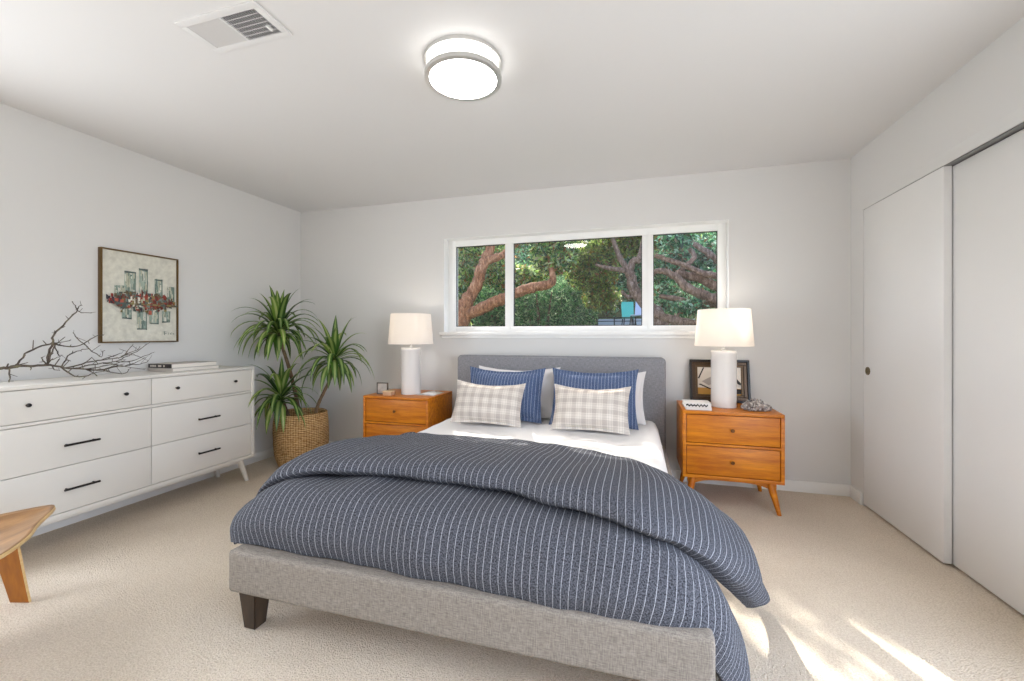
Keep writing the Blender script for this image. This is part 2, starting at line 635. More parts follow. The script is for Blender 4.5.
for lx, ly in ((BX0 + 0.075, BY0 + 0.06), (BX1 - 0.075, BY0 + 0.06), (BX0 + 0.075, BY1 - 0.08), (BX1 - 0.075, BY1 - 0.08)):
    bm = BM()
    a, b = 0.042, 0.028
    lo = [bm.verts.new((lx + sx_ * b, ly + sy_ * b, 0)) for sx_, sy_ in ((-1, -1), (1, -1), (1, 1), (-1, 1))]
    hi = [bm.verts.new((lx + sx_ * a, ly + sy_ * a, 0.16)) for sx_, sy_ in ((-1, -1), (1, -1), (1, 1), (-1, 1))]
    ring_between(bm, lo, hi)
    bm.faces.new(list(reversed(lo))); bm.faces.new(hi)
    bmesh.ops.bevel(bm, geom=list(bm.edges), offset=0.004, segments=2, affect='EDGES')
    obj('leg', bm, M_espresso, bed)

mat_root = thing('mattress', 'mattress in a white fitted sheet, bare between the duvet and pillows', 'mattress', (-0.66, 2.4, 0.25))
bm = box(BM(), -1.455, 0.10, 1.43, 3.452, 0.247, 0.472, 0.06, 4)
obj('mattress_core', bm, plain('mattress_ticking', '#e9e7e3', 0.9), mat_root)
# sheet: draped top with soft puckers
def sheet():
    xs = np.linspace(-1.485, 0.165, 70)
    ys = np.linspace(2.0, 3.44, 60)
    V, F = [], []
    for y in ys:
        for x in xs:
            ex = min(x + 1.485, 0.165 - x)
            z = 0.497
            r = 0.07
            if ex < r:
                z -= r - math.sqrt(max(0, r * r - (r - ex) ** 2))
            w = noise.noise(Vector((x * 5, y * 2.2, 3.1))) * 0.012 + noise.noise(Vector((x * 14 + y * 6, y * 5, 1.0))) * 0.006
            V.append((x, y, z + w))
    nx = len(xs)
    for j in range(len(ys) - 1):
        for i in range(nx - 1):
            F.append((j * nx + i, j * nx + i + 1, (j + 1) * nx + i + 1, (j + 1) * nx + i))
    # side drops down to the rails
    for side, x0 in ((0, -1.485), (nx - 1, 0.165)):
        base = len(V)
        for j, y in enumerate(ys):
            for k in range(1, 6):
                w = noise.noise(Vector((y * 6, k * 0.5, side))) * 0.008
                V.append((x0 + (0.006 * k + w) * (1 if side else -1) * 0.4, y, 0.43 - k * 0.03))
        for j in range(len(ys) - 1):
            for k in range(5):
                a = j * nx + side if k == 0 else base + j * 5 + k - 1
                b = (j + 1) * nx + side if k == 0 else base + (j + 1) * 5 + k - 1
                c = base + (j + 1) * 5 + k
                d = base + j * 5 + k
                F.append((a, b, c, d))
    return V, F
so = obj('fitted_sheet', sheet(), M_sheet, mat_root)

# duvet
def cloth(name, net, m, parent, su=10, sv=10, thick=0.022, amp=0.007, seed=0.0, shift_u=0.0):
    G = cr_net(net, su, sv)
    R, K = len(G), len(G[0])
    V, F, UV = [], [], []
    # arc length along a mid row for the stripes and along each column for the weave
    mid = G[R // 2]
    u = [0.0]
    for j in range(1, K):
        u.append(u[-1] + (mid[j] - mid[j - 1]).length)
    vv = [[0.0] * K]
    for i in range(1, R):
        vv.append([vv[-1][j] + (G[i][j] - G[i - 1][j]).length for j in range(K)])
    for i in range(R):
        for j in range(K):
            p = G[i][j]
            du = G[i][min(j + 1, K - 1)] - G[i][max(j - 1, 0)]
            dv = G[min(i + 1, R - 1)][j] - G[max(i - 1, 0)][j]
            n = du.cross(dv)
            if n.length > 1e-9:
                n.normalize()
            w = noise.noise(Vector((u[j] * 6 + seed, vv[i][j] * 3.0, seed))) * amp * 1.5
            w += noise.noise(Vector((u[j] * 17 + seed, vv[i][j] * 9, seed + 5))) * amp * 0.55
            w += (noise.noise(Vector((u[j] * 30, vv[i][j] * 30, seed + 9)))) * amp * 0.22
            V.append(p + n * w)
            UV.append((u[j] + shift_u, vv[i][j]))
    for i in range(R - 1):
        for j in range(K - 1):
            F.append((i * K + j, i * K + j + 1, (i + 1) * K + j + 1, (i + 1) * K + j))
    o = obj(name, ([tuple(p) for p in V], F), m, parent)
    uvl = o.data.uv_layers.new(name='UVMap')
    for lp in o.data.loops:
        uvl.data[lp.index].uv = UV[lp.vertex_index]
    s = o.modifiers.new('thickness', 'SOLIDIFY')
    s.thickness = thick
    s.offset = -1
    sb = o.modifiers.new('smooth', 'SUBSURF')
    sb.levels = 1
    sb.render_levels = 1
    return o

duvet = thing('duvet', 'navy pinstriped duvet folded back over the foot of the bed', 'duvet', (-0.66, 1.8, 0.48))
low = [
 [(-1.625,1.39,.28),(-1.595,1.357,.31),(-1.40,1.347,.318),(-1.0,1.338,.318),(-.7,1.328,.317),(-.3,1.314,.314),(-.02,1.308,.305),(.17,1.33,.24),(.265,1.37,.12),(.285,1.42,.025)],
 [(-1.665,1.44,.28),(-1.615,1.375,.385),(-1.41,1.335,.425),(-1.0,1.32,.415),(-.7,1.315,.41),(-.3,1.305,.395),(0,1.30,.385),(.21,1.34,.325),(.305,1.41,.16),(.33,1.46,.025)],
 [(-1.675,1.54,.28),(-1.605,1.46,.445),(-1.41,1.41,.525),(-1.0,1.39,.53),(-.7,1.385,.53),(-.3,1.38,.515),(0.02,1.375,.495),(.215,1.42,.41),(.325,1.50,.19),(.35,1.56,.025)],
 [(-1.66,1.68,.28),(-1.59,1.60,.45),(-1.39,1.55,.545),(-1.0,1.57,.555),(-.7,1.56,.555),(-.3,1.53,.545),(0.02,1.47,.52),(.20,1.52,.42),(.32,1.64,.20),(.345,1.70,.025)],
 [(-1.63,1.95,.28),(-1.55,1.95,.44),(-1.38,1.92,.53),(-1.0,1.95,.535),(-.7,1.95,.535),(-.3,1.92,.53),(0,1.90,.505),(.16,1.90,.40),(.27,1.90,.20),(.30,1.90,.06)],
 [(-1.60,2.3,.28),(-1.54,2.3,.42),(-1.38,2.28,.515),(-1.0,2.3,.518),(-.7,2.3,.518),(-.3,2.26,.515),(0,2.18,.50),(.14,2.15,.39),(.21,2.1,.22),(.24,2.1,.10)],
]
cloth('lower_layer', low, M_duvet, duvet, 9, 10, 0.03, 0.0105, 2.0)
band = [
 [(-1.675,1.60,.31),(-1.615,1.53,.42),(-1.41,1.515,.545),(-1.0,1.60,.555),(-.6,1.58,.555),(-.25,1.52,.545),(.02,1.455,.515),(.19,1.54,.40),(.33,1.72,.22),(.41,1.83,.11)],
 [(-1.705,1.61,.31),(-1.645,1.51,.445),(-1.43,1.48,.575),(-1.0,1.555,.59),(-.6,1.535,.59),(-.25,1.475,.58),(.03,1.41,.55),(.235,1.49,.44),(.385,1.70,.25),(.455,1.83,.12)],
 [(-1.71,1.72,.32),(-1.645,1.60,.485),(-1.43,1.56,.615),(-1.0,1.61,.635),(-.6,1.59,.635),(-.25,1.54,.625),(.03,1.49,.60),(.265,1.57,.48),(.43,1.76,.29),(.505,1.88,.12)],
 [(-1.69,1.95,.33),(-1.62,1.85,.525),(-1.41,1.80,.625),(-1.0,1.85,.63),(-.6,1.84,.63),(-.25,1.80,.62),(.03,1.76,.595),(.265,1.80,.50),(.43,1.90,.33),(.52,1.98,.11)],
 [(-1.66,2.15,.34),(-1.57,2.12,.52),(-1.38,2.12,.59),(-1.0,2.17,.59),(-.6,2.15,.59),(-.25,2.07,.58),(.02,2.00,.57),(.225,2.02,.495),(.40,2.05,.335),(.51,2.08,.10)],
 [(-1.60,2.34,.36),(-1.51,2.36,.49),(-1.35,2.39,.54),(-1.0,2.41,.548),(-.6,2.40,.548),(-.25,2.31,.545),(.0,2.19,.54),(.17,2.15,.49),(.36,2.13,.34),(.485,2.12,.09)],
 [(-1.60,2.35,.33),(-1.50,2.37,.46),(-1.35,2.405,.515),(-1.0,2.425,.518),(-.6,2.415,.518),(-.25,2.325,.516),(-.01,2.20,.51),(.14,2.15,.46),(.33,2.13,.31),(.465,2.12,.07)],
]
cloth('turned_back_fold', band, M_duvet, duvet, 9, 9, 0.03, 0.0115, 7.0)

# pillows
def pillow_mesh(w, h, t, flange, seed, sag=0.02):
    N = 36
    V, F, UV = [], [], []
    idx = {}
    def puff(u, v):
        a = max(0.0, 1 - abs(u) ** 2.6)
        b = max(0.0, 1 - abs(v) ** 2.6)
        return (a * b) ** 0.55
    W, Hh = w / 2, h / 2
    fw, fh = (W - flange) / W, (Hh - flange) / Hh
    for side in (1, -1):
        for j in range(N + 1):
            for i in range(N + 1):
                u = -1 + 2 * i / N
                v = -1 + 2 * j / N
                edge = i in (0, N) or j in (0, N)
                if edge and side == -1:
                    idx[(side, i, j)] = idx[(1, i, j)]
                    continue
                x = u * W * (1 - 0.075 * (1 - v * v) * abs(u) ** 3)
                z = v * Hh * (1 - 0.085 * (1 - u * u) * abs(v) ** 3)
                if v > 0:
                    z -= sag * (1 - u * u) * v
                uu, vv = max(-1, min(1, u / fw)), max(-1, min(1, v / fh))
                y = puff(uu, vv) * t / 2
                y += 0.004 if not edge else 0.0
                y += noise.noise(Vector((x * 9 + seed, z * 9, side * 3 + seed))) * 0.016 * puff(uu, vv) + noise.noise(Vector((x * 24 + seed, z * 20, side + seed))) * 0.006 * puff(uu, vv)
                wob = noise.noise(Vector((x * 14, z * 14, seed + 4))) * 0.012 if (abs(u) > fw or abs(v) > fh) else 0
                idx[(side, i, j)] = len(V)
                V.append((x, -side * y + wob, z))
                UV.append((x, z))
    for side in (1, -1):
        for j in range(N):
            for i in range(N):
                q = [idx[(side, i, j)], idx[(side, i + 1, j)], idx[(side, i + 1, j + 1)], idx[(side, i, j + 1)]]
                F.append(q if side == 1 else q[::-1])
    return V, F, UV

def pillow(name, w, h, t, flange, m, loc, lean, yaw, roll, label, group=None, seed=0.0, sag=0.02):
    V, F, UV = pillow_mesh(w, h, t, flange, seed, sag)
    o = obj(name, (V, F), m)
    uvl = o.data.uv_layers.new(name='UVMap')
    for lp in o.data.loops:
        uvl.data[lp.index].uv = UV[lp.vertex_index]
    R = Matrix.Rotation(yaw, 4, 'Z') @ Matrix.Rotation(-lean, 4, 'X') @ Matrix.Rotation(roll, 4, 'Y')
    R = R @ Matrix.Translation((0, 0, h / 2))
    o.matrix_world = Matrix.Translation(loc) @ R
    tag(o, label, 'pillow', group)
    return o
pillow('bed_pillow', 0.70, 0.42, 0.15, 0.02, M_white_slip, (-0.93, 3.26, 0.505), radians(17), 0, 0.0,
       'white pillow behind the left blue striped sham, against the headboard', 'white pillows at the headboard', 1.0)
pillow('bed_pillow', 0.70, 0.40, 0.15, 0.02, M_white_slip, (-0.275, 3.26, 0.505), radians(17), 0, 0.0,
       'white pillow behind the right blue striped sham, its corner showing at the right', 'white pillows at the headboard', 2.0)
pillow('striped_sham', 0.63, 0.43, 0.13, 0.035, M_sham, (-0.985, 3.09, 0.505), radians(20), 0, 0.0,
       'blue pinstriped sham behind the left plaid cushion', 'blue striped shams', 3.0)
pillow('striped_sham', 0.64, 0.44, 0.13, 0.035, M_sham, (-0.30, 3.09, 0.500), radians(20), 0, 0.0,
       'blue pinstriped sham behind the right plaid cushion', 'blue striped shams', 4.0)
pillow('plaid_cushion', 0.55, 0.335, 0.13, 0.02, M_plaid, (-1.065, 2.93, 0.505), radians(24), radians(3), 0.03,
       'small cream plaid cushion on the left, nearest the left nightstand', 'plaid cushions', 5.0)
pillow('plaid_cushion', 0.54, 0.335, 0.13, 0.02, M_plaid, (-0.305, 2.91, 0.505), radians(24), radians(-2), 0.0,
       'small cream plaid cushion on the right, nearest the right nightstand', 'plaid cushions', 6.0)

# ------------------------------------------------------------------ nightstands
def nightstand(label, loc):
    x, y, z = loc
    t = thing('nightstand', label, 'nightstand', loc, 'two drawer nightstands')
    W, D, z0, z1 = 0.305, 0.235, 0.20, 0.652
    th = 0.022
    bm = BM()
    box(bm, x - W, x + W, y - D, y + D, z1 - th, z1, 0.003)
    box(bm, x - W, x + W, y - D, y + D, z0, z0 + th, 0.003)
    box(bm, x - W, x - W + th, y - D, y + D, z0 + th, z1 - th, 0.002)
    box(bm, x + W - th, x + W, y - D, y + D, z0 + th, z1 - th, 0.002)
    box(bm, x - W + th, x + W - th, y + D - 0.012, y + D, z0 + th, z1 - th)
    box(bm, x - W + th, x + W - th, y - D + 0.002, y + D - 0.02, 0.420, 0.436, 0.001)
    obj('body', bm, M_oak, t)
    for a, b in ((0.440, z1 - th - 0.004), (z0 + th + 0.004, 0.416)):
        bm = box(BM(), x - W + th + 0.003, x + W - th - 0.003, y - D + 0.006, y - D + 0.026, a, b, 0.003)
        box(bm, x - W + th + 0.02, x + W - th - 0.02, y - D + 0.026, y + D - 0.04, a + 0.01, b - 0.03)
        dr = obj('drawer', bm, M_oak, t)
        bm = BM()
        lathe(bm, [(0.004, 0.0), (0.005, 0.010), (0.011, 0.016), (0.012, 0.021), (0.008, 0.025)], (0, 0), 20)
        bmesh.ops.rotate(bm, verts=bm.verts, cent=(0, 0, 0), matrix=Matrix.Rotation(pi / 2, 3, 'X'))
        bmesh.ops.translate(bm, verts=bm.verts, vec=(x, y - D + 0.0065, (a + b) / 2))
        obj('knob', bm, M_knob, dr)
    # arched apron under the case
    bm = BM()
    n = 16
    poly = [(x - 0.27, z0), (x - 0.27, z0 - 0.045)]
    for k in range(n + 1):
        u = -1 + 2 * k / n
        poly.append((x + u * 0.22, z0 - 0.045 + 0.026 * (1 - u ** 4)))
    poly += [(x + 0.27, z0 - 0.045), (x + 0.27, z0)]
    prism(bm, poly, y - D + 0.045, y - D + 0.065, 'y')
    obj('apron', bm, M_oak, t)
    bm = prism(BM(), poly, y + D - 0.065, y + D - 0.045, 'y')
    obj('apron', bm, M_oak, t)
    for sx_ in (-1, 1):
        for sy_ in (-1, 1):
            bm = tube(BM(), [(x + sx_ * 0.235, y + sy_ * 0.18, z0 + 0.001), (x + sx_ * 0.247, y + sy_ * 0.192, 0.14), (x + sx_ * 0.277, y + sy_ * 0.222, 0.0)], [0.024, 0.0225, 0.013], 14)
            for v in bm.verts:
                if v.co.z < 0.02 and abs(v.co.z) < 0.012:
                    v.co.z = 0
                if v.co.z > z0 - 0.02:
                    v.co.z = z0 + 0.001
            obj('leg', bm, M_oak, t)
    return t
NSL, NSR = (-1.915, 3.335, 0), (0.612, 3.335, 0)
ns = nightstand('two drawer honey wood nightstand left of the bed, beside the potted plant', NSL)
ns2 = dup(ns, NSR)
ns2['label'] = 'two drawer honey wood nightstand right of the bed, nearest the closet'

# ------------------------------------------------------------------ table lamps
def table_lamp(label, loc):
    x, y, z = loc
    t = thing('table_lamp', label, 'lamp', loc, 'white table lamps')
    bm = lathe(BM(), [(0.080, z + 0.0005), (0.083, z + 0.004), (0.083, z + 0.372), (0.084, z + 0.374), (0.084, z + 0.396), (0.082, z + 0.400), (0.03, z + 0.401)], (x, y), 64)
    obj('base', bm, M_ceramic, t)
    bm = lathe(BM(), [(0.014, z + 0.401), (0.014, z + 0.416), (0.008, z + 0.418), (0.008, z + 0.46)], (x, y), 20)
    obj('neck', bm, M_nickel, t)
    bm = lathe(BM(), [(0.01, z + 0.46), (0.016, z + 0.47), (0.026, z + 0.50), (0.030, z + 0.525), (0.026, z + 0.55), (0.012, z + 0.565)], (x, y), 20)
    obj('bulb', bm, emit('bulb_glass', '#ffe6c8', 3.0), t)
    zb, zt, rb, rt = z + 0.434, z + 0.694, 0.192, 0.171
    bm = lathe(BM(), [(rb - 0.002, zb), (rb, zb + 0.001), (rt, zt), (rt - 0.002, zt), (rb - 0.002, zb)], (x, y), 72, False, False)
    bmesh.ops.remove_doubles(bm, verts=bm.verts, dist=1e-5)
    sh = obj('shade', bm, M_shade, t)
    bm = BM()
    for k in range(3):
        a = k * 2 * pi / 3 + 0.3
        tube(bm, [(x, y, zt - 0.012), (x + (rt - 0.003) * cos(a), y + (rt - 0.003) * sin(a), zt - 0.008)], 0.0018, 6)
    tube(bm, [(x, y, z + 0.56), (x, y, zt + 0.012)], 0.003, 8)
    obj('shade_fitter', bm, M_nickel, t)
    ld = bpy.data.lights.new('lamp_glow', 'POINT')
    ld.energy = 1.5
    ld.color = (1.0, 0.92, 0.83)
    ld.shadow_soft_size = 0.035
    lo = bpy.data.objects.new('lamp_glow', ld)
    C.objects.link(lo)
    lo.parent = t
    lo.location = (0, 0, 0.60)
    return t
LPL, LPR = (-1.880, 3.30, 0.652), (0.602, 3.335, 0.652)
lp = table_lamp('white cylinder table lamp on the left nightstand', LPL)
lp2 = dup(lp, LPR)
lp2['label'] = 'white cylinder table lamp on the right nightstand, before the picture frame'

# ------------------------------------------------------------------ small things on the right nightstand
def leaning_frame(name, label, cat, w, h, fw, d, loc, lean, mats, picture):
    t = thing(name, label, cat, loc)
    t.rotation_euler = (-lean, 0, 0)
    def add(nm, bm, m, lab=None):
        me = bpy.data.meshes.new(nm)
        bm.normal_update(); bm.to_mesh(me); bm.free()
        for mm in (m if isinstance(m, (list, tuple)) else [m]):
            me.materials.append(mm)
        o = bpy.data.objects.new(nm, me); C.objects.link(o); o.parent = t
        return o
    return t, add
fz = 0.6525
pf, add = leaning_frame('picture_frame', 'dark bronze picture frame leaning on the wall behind the right lamp', 'picture frame', 0.42, 0.315, 0.06, 0.02, (0.612, 3.535, fz), radians(9), None, None)
bm = BM()
w, h = 0.42, 0.325
for a, b, y0, y1 in ((0.0, 0.018, -0.012, 0.014), (0.018, 0.042, -0.004, 0.014), (0.042, 0.058, 0.0, 0.014)):
    mi = {0.0: 0, 0.018: 1, 0.042: 2}[a]
    x0, x1, z0, z1 = -w / 2 + a, w / 2 - a, a, h - a
    e = b - a
    for q in ((x0, x1, z0, z0 + e), (x0, x1, z1 - e, z1), (x0, x0 + e, z0 + e, z1 - e), (x1 - e, x1, z0 + e, z1 - e)):
        box(bm, q[0], q[1], y0, y1, q[2], q[3], 0.003, 2, mi)
add('frame', bm, [plain('frame_black', '#17110e', 0.3, 0.2), plain('frame_bronze', '#4a3828', 0.3, 0.6), plain('frame_inner', '#5a4630', 0.35, 0.5)])
bm = BM()
def flat(bm, poly, y, mi):
    f = bm.faces.new([bm.verts.new((a, y, b)) for a, b in poly])
    f.material_index = mi
i0, i1, j0, j1 = -0.153, 0.153, 0.057, 0.268
flat(bm, [(i0, j0), (i1, j0), (i1, j1), (i0, j1)], 0.008, 0)
flat(bm, [(i0, j0), (i1, j0), (i1, j0 + 0.05), (i0, j0 + 0.052)], 0.0075, 1)
flat(bm, [(i0 + .005, j0 + .078), (i0 + .02, j0 + .082), (i0 + .10, j0 + .045), (i0 + .09, j0 + .04)], 0.007, 2)
flat(bm, [(i0 + .003, j0 + .125), (i0 + .012, j0 + .12), (i0 + .05, j0 + .205), (i0 + .042, j0 + .209)], 0.007, 2)
flat(bm, [(i0 + .03, j0 + .10), (i0 + .10, j0 + .14), (i0 + .13, j0 + .10), (i0 + .08, j0 + .07)], 0.0072, 3)
flat(bm, [(i1 - .05, j0 + .10), (i1 - .006, j0 + .075), (i1 - .002, j0 + .09), (i1 - .03, j0 + .125)], 0.007, 2)
flat(bm, [(i1 - .07, j0 + .01), (i1 - .002, j0 + .01), (i1 - .002, j0 + .045), (i1 - .06, j0 + .05)], 0.007, 2)
add('print', bm, [plain('print_paper', '#d9d2c8', 0.6), plain('print_ochre', '#b88a3e', 0.6), plain('print_black', '#1d1815', 0.6), plain('print_grey', '#a8a09a', 0.6)])

def book(name, label, cat, x0, x1, y0, y1, z0, z1, cover, page, group, spine='y0', extra=None, rot=0.0):
    cx, cy = (x0 + x1) / 2, (y0 + y1) / 2
    t = thing(name, label, cat, (cx, cy, z0), group)
    bm = BM()
    c = 0.0022
    box(bm, x0, x1, y0, y1, z0, z0 + c)
    box(bm, x0, x1, y0, y1, z1 - c, z1)
    if spine == 'y0':
        box(bm, x0, x1, y0, y0 + c, z0 + c, z1 - c)
        pg = (x0 + 0.003, x1 - 0.003, y0 + c, y1 - 0.003)
    else:
        box(bm, x0, x0 + c, y0, y1, z0 + c, z1 - c)
        pg = (x0 + c, x1 - 0.003, y0 + 0.003, y1 - 0.003)
    obj('cover', bm, cover, t, smooth=False)
    obj('pages', box(BM(), *pg, z0 + c, z1 - c), page, t, smooth=False)
    if extra:
        obj('spine_print', extra(), M_dark, t, smooth=False)
    t.rotation_euler.z = rot
    return t
M_paper = plain('book_pages', '#e6e0d6', 0.85)
M_cvwhite = plain('book_cover_white', '#d6d3cf', 0.5)
M_cvgrey = plain('book_cover_grey', '#b3aca5', 0.5)
M_cvblack = plain('book_cover_black', '#241d1b', 0.45)
bx0, bx1, by0 = 0.318, 0.490, 3.135
book('book', 'white book at the bottom of the pair on the right nightstand', 'book', bx0 + 0.012, bx1 + 0.004, by0, by0 + 0.15, 0.6525, 0.672, M_cvwhite, M_paper, 'books on the right nightstand')
def wave():
    bm = BM()
    rnd = random.Random(4)
    x = bx0 + 0.012
    z = 0.6865
    for k in range(13):
        dz = [0.0065, -0.007][k % 2] * rnd.uniform(0.6, 1.2)
        a, b = (x, z), (x + 0.0105, 0.6865 + dz)
        r = 0.0080
        bm.faces.new([bm.verts.new((a[0], by0 - 0.0032, a[1] - r)), bm.verts.new((b[0] + .002, by0 - 0.0032, b[1] - r)), bm.verts.new((b[0] + .002, by0 - 0.0032, b[1] + r * .4)), bm.verts.new((a[0], by0 - 0.0032, a[1] + r * .4))])
        x, z = b
    return bm
book('book', 'white book with a black wavy spine pattern, top of the pair by the right lamp', 'book', bx0, bx1, by0 - 0.003, by0 + 0.147, 0.6725, 0.7005, M_cvwhite, M_paper, 'books on the right nightstand', extra=wave)

# crystal cluster
bm = BM()
rnd = random.Random(11)
cx, cy, cz = 0.785, 3.24, 0.653
for k in range(190):
    a = rnd.uniform(0, 2 * pi)
    r = math.sqrt(rnd.random())
    px, py = r * cos(a) * 0.078, r * sin(a) * 0.055
    hgt = 0.072 * (1 - r * r * 0.75) + 0.006
    pz = cz + rnd.uniform(0.15, 1.0) * hgt
    d = Vector((px * 9, py * 9, 0.5 + rnd.uniform(-.3, .4))).normalized()
    ln, ra = rnd.uniform(0.010, 0.020), rnd.uniform(0.007, 0.012)
    p0 = Vector((cx + px, cy + py, max(cz + 0.004, pz - 0.01)))
    p1 = p0 + d * ln
    tube(bm, [p0, p1, p1 + d * ra * 0.9], [ra, ra * 0.85, 0.0008], 6)
bmesh.ops.create_icosphere(bm, subdivisions=3, radius=1, matrix=Matrix.Translation((cx, cy, cz + 0.018)) @ Matrix.Diagonal((0.072, 0.05, 0.042, 1)))
for v in bm.verts:
    v.co.z = max(v.co.z, cz)
t = NT('crystal').set(0.3, 0, 0.5)
t.base(t.ramp(t.noise(t.coord(), 55, 3, 0.7), [(0.36, lin('#4a403c')), (0.5, lin('#9c928c')), (0.66, lin('#d8d0ca'))]))
tag(obj('crystal_cluster', bm, t.m, smooth=False), 'rough grey crystal cluster at the right end of the right nightstand', 'mineral')

# ------------------------------------------------------------------ small things on the left nightstand
t = thing('photo_frame', 'tiny clear square photo frame at the left end of the left nightstand', 'photo frame', (-2.10, 3.215, fz))
bm = BM()
quad_frame(bm, -2.158, -2.050, fz, fz + 0.100, 0.007, 3.205, 3.217)
obj('frame', bm, plain('pewter', '#5d544e', 0.35, 0.5), t, smooth=False)
bm = box(BM(), -2.152, -2.056, 3.209, 3.213, fz + 0.006, fz + 0.094)
obj('photo', bm, plain('photo_grey', '#b3aba3', 0.3, var=0.2, vscale=25), t, smooth=False)
box_bm = box(BM(), -2.153, -2.055, 3.217, 3.30, fz, fz + 0.006)
obj('foot', box_bm, plain('pewter_foot', '#5d544e', 0.35, 0.5), t, smooth=False)
t = thing('trinket_dish', 'small low wooden trinket box in front of the left lamp', 'box', (-2.0, 3.165, fz))
obj('box_base', box(BM(), -2.052, -1.975, 3.135, 3.195, fz, fz + 0.030, 0.003), plain('trinket_tan', '#c39a78', 0.5), t)
obj('lid', box(BM(), -2.056, -1.971, 3.131, 3.199, fz + 0.030, fz + 0.040, 0.003), plain('trinket_pale', '#d8b98f', 0.5), t)
t = thing('booklet', 'open white booklet lying flat beside the left lamp', 'booklet', (-1.72, 3.37, fz))
bm = BM()
for s_ in (-1, 1):
    V0 = []
    for j in range(2):
        rowv = []
        for i in range(7):
            u = i / 6
            rowv.append(bm.verts.new((-1.715 + s_ * 0.075 * u, 3.25 + 0.20 * j, fz + 0.0015 + 0.010 * sin(pi * min(1, u * 1.15) ** 0.6) * (1 - u * 0.5))))
        V0.append(rowv)
    for i in range(6):
        bm.faces.new((V0[0][i], V0[0][i + 1], V0[1][i + 1], V0[1][i]))
o = obj('pages', bm, plain('booklet_paper', '#e8e4df', 0.7), t)
o.modifiers.new('thickness', 'SOLIDIFY').thickness = 0.003
obj('cover', box(BM(), -1.795, -1.635, 3.246, 3.454, fz, fz + 0.0012), M_cvwhite, t, smooth=False)

# ------------------------------------------------------------------ dresser
DX, DB, DY0, DY1, DZ0, DZ1 = -2.95, XL + 0.02, 1.195, 2.702, 0.186, 0.91
dr = thing('dresser', 'long white six drawer dresser with black pulls along the left wall', 'dresser', (-3.14, 1.95, 0))
bm = BM()
th = 0.026
box(bm, DB, DX, DY0, DY1, DZ1 - 0.020, DZ1, 0.003)
box(bm, DB, DX, DY0, DY1, DZ0, DZ0 + 0.024, 0.003)
box(bm, DB, DX, DY0, DY0 + th, DZ0 + 0.024, DZ1 - 0.020, 0.002)
box(bm, DB, DX, DY1 - th, DY1, DZ0 + 0.024, DZ1 - 0.020, 0.002)
box(bm, DB, DB + 0.01, DY0 + th, DY1 - th, DZ0 + 0.024, DZ1 - 0.02)
YM = 1.948
box(bm, DB, DX - 0.022, YM - 0.012, YM + 0.012, DZ0 + 0.024, DZ1 - 0.02)
box(bm, DB, DX - 0.004, DY0 + th, DY1 - th, 0.704, 0.720, 0.002)
obj('body', bm, M_lacq, dr)
def pull(kind, y, z, parent):
    if kind == 'knob':
        bm = lathe(BM(), [(0.004, 0.0), (0.004, 0.012), (0.0095, 0.014), (0.0105, 0.018), (0.0095, 0.024), (0.006, 0.026)], (0, 0), 18)
        bmesh.ops.rotate(bm, verts=bm.verts, cent=(0, 0, 0), matrix=Matrix.Rotation(pi / 2, 3, 'Y'))
        bmesh.ops.translate(bm, verts=bm.verts, vec=(DX - 0.0045, y, z))
        obj('knob', bm, M_black, parent)
    else:
        bm = BM()
        tube(bm, [(DX + 0.022, y - 0.078, z), (DX + 0.022, y + 0.078, z)], 0.0062, 12)
        for s_ in (-1, 1):
            tube(bm, [(DX - 0.0045, y + s_ * 0.06, z), (DX + 0.022, y + s_ * 0.06, z)], 0.0042, 10)
        obj('handle', bm, M_black, parent)
for y0, y1 in ((DY0 + th + 0.003, YM - 0.002), (YM + 0.002, DY1 - th - 0.003)):
    ym = (y0 + y1) / 2
    for z0, z1, kind in ((0.723, DZ1 - 0.023, 'knob'), (0.459, 0.701, 'handle'), (DZ0 + 0.027, 0.456, 'handle')):
        bm = box(BM(), DX - 0.022, DX - 0.005, y0, y1, z0, z1, 0.0015)
        d = obj('drawer', bm, M_lacq, dr)
        if kind == 'knob':
            pull('knob', ym - 0.214, 0.811, d)
            pull('knob', ym + 0.214, 0.811, d)
        else:
            pull('handle', ym, 0.573 if z1 > 0.5 else 0.334, d)
bm = BM()
box(bm, DB + 0.03, DX - 0.05, DY0 + 0.06, DY1 - 0.06, DZ0 - 0.03, DZ0, 0.002)
obj('apron', bm, M_lacq, dr)
for x, sx_ in ((DX - 0.06, 1), (DB + 0.06, -1)):
    for y, sy_ in ((DY1 - 0.085, 1), (DY0 + 0.085, -1)):
        bm = tube(BM(), [(x, y, DZ0 - 0.001), (x + sx_ * 0.02, y + sy_ * 0.05, 0.0)], [0.026, 0.015], 16)
        for v in bm.verts:
            if v.co.z < 0.03:
                v.co.z = 0
            elif v.co.z > 0.15:
                v.co.z = DZ0 - 0.001
        obj('leg', bm, M_lacq, dr)

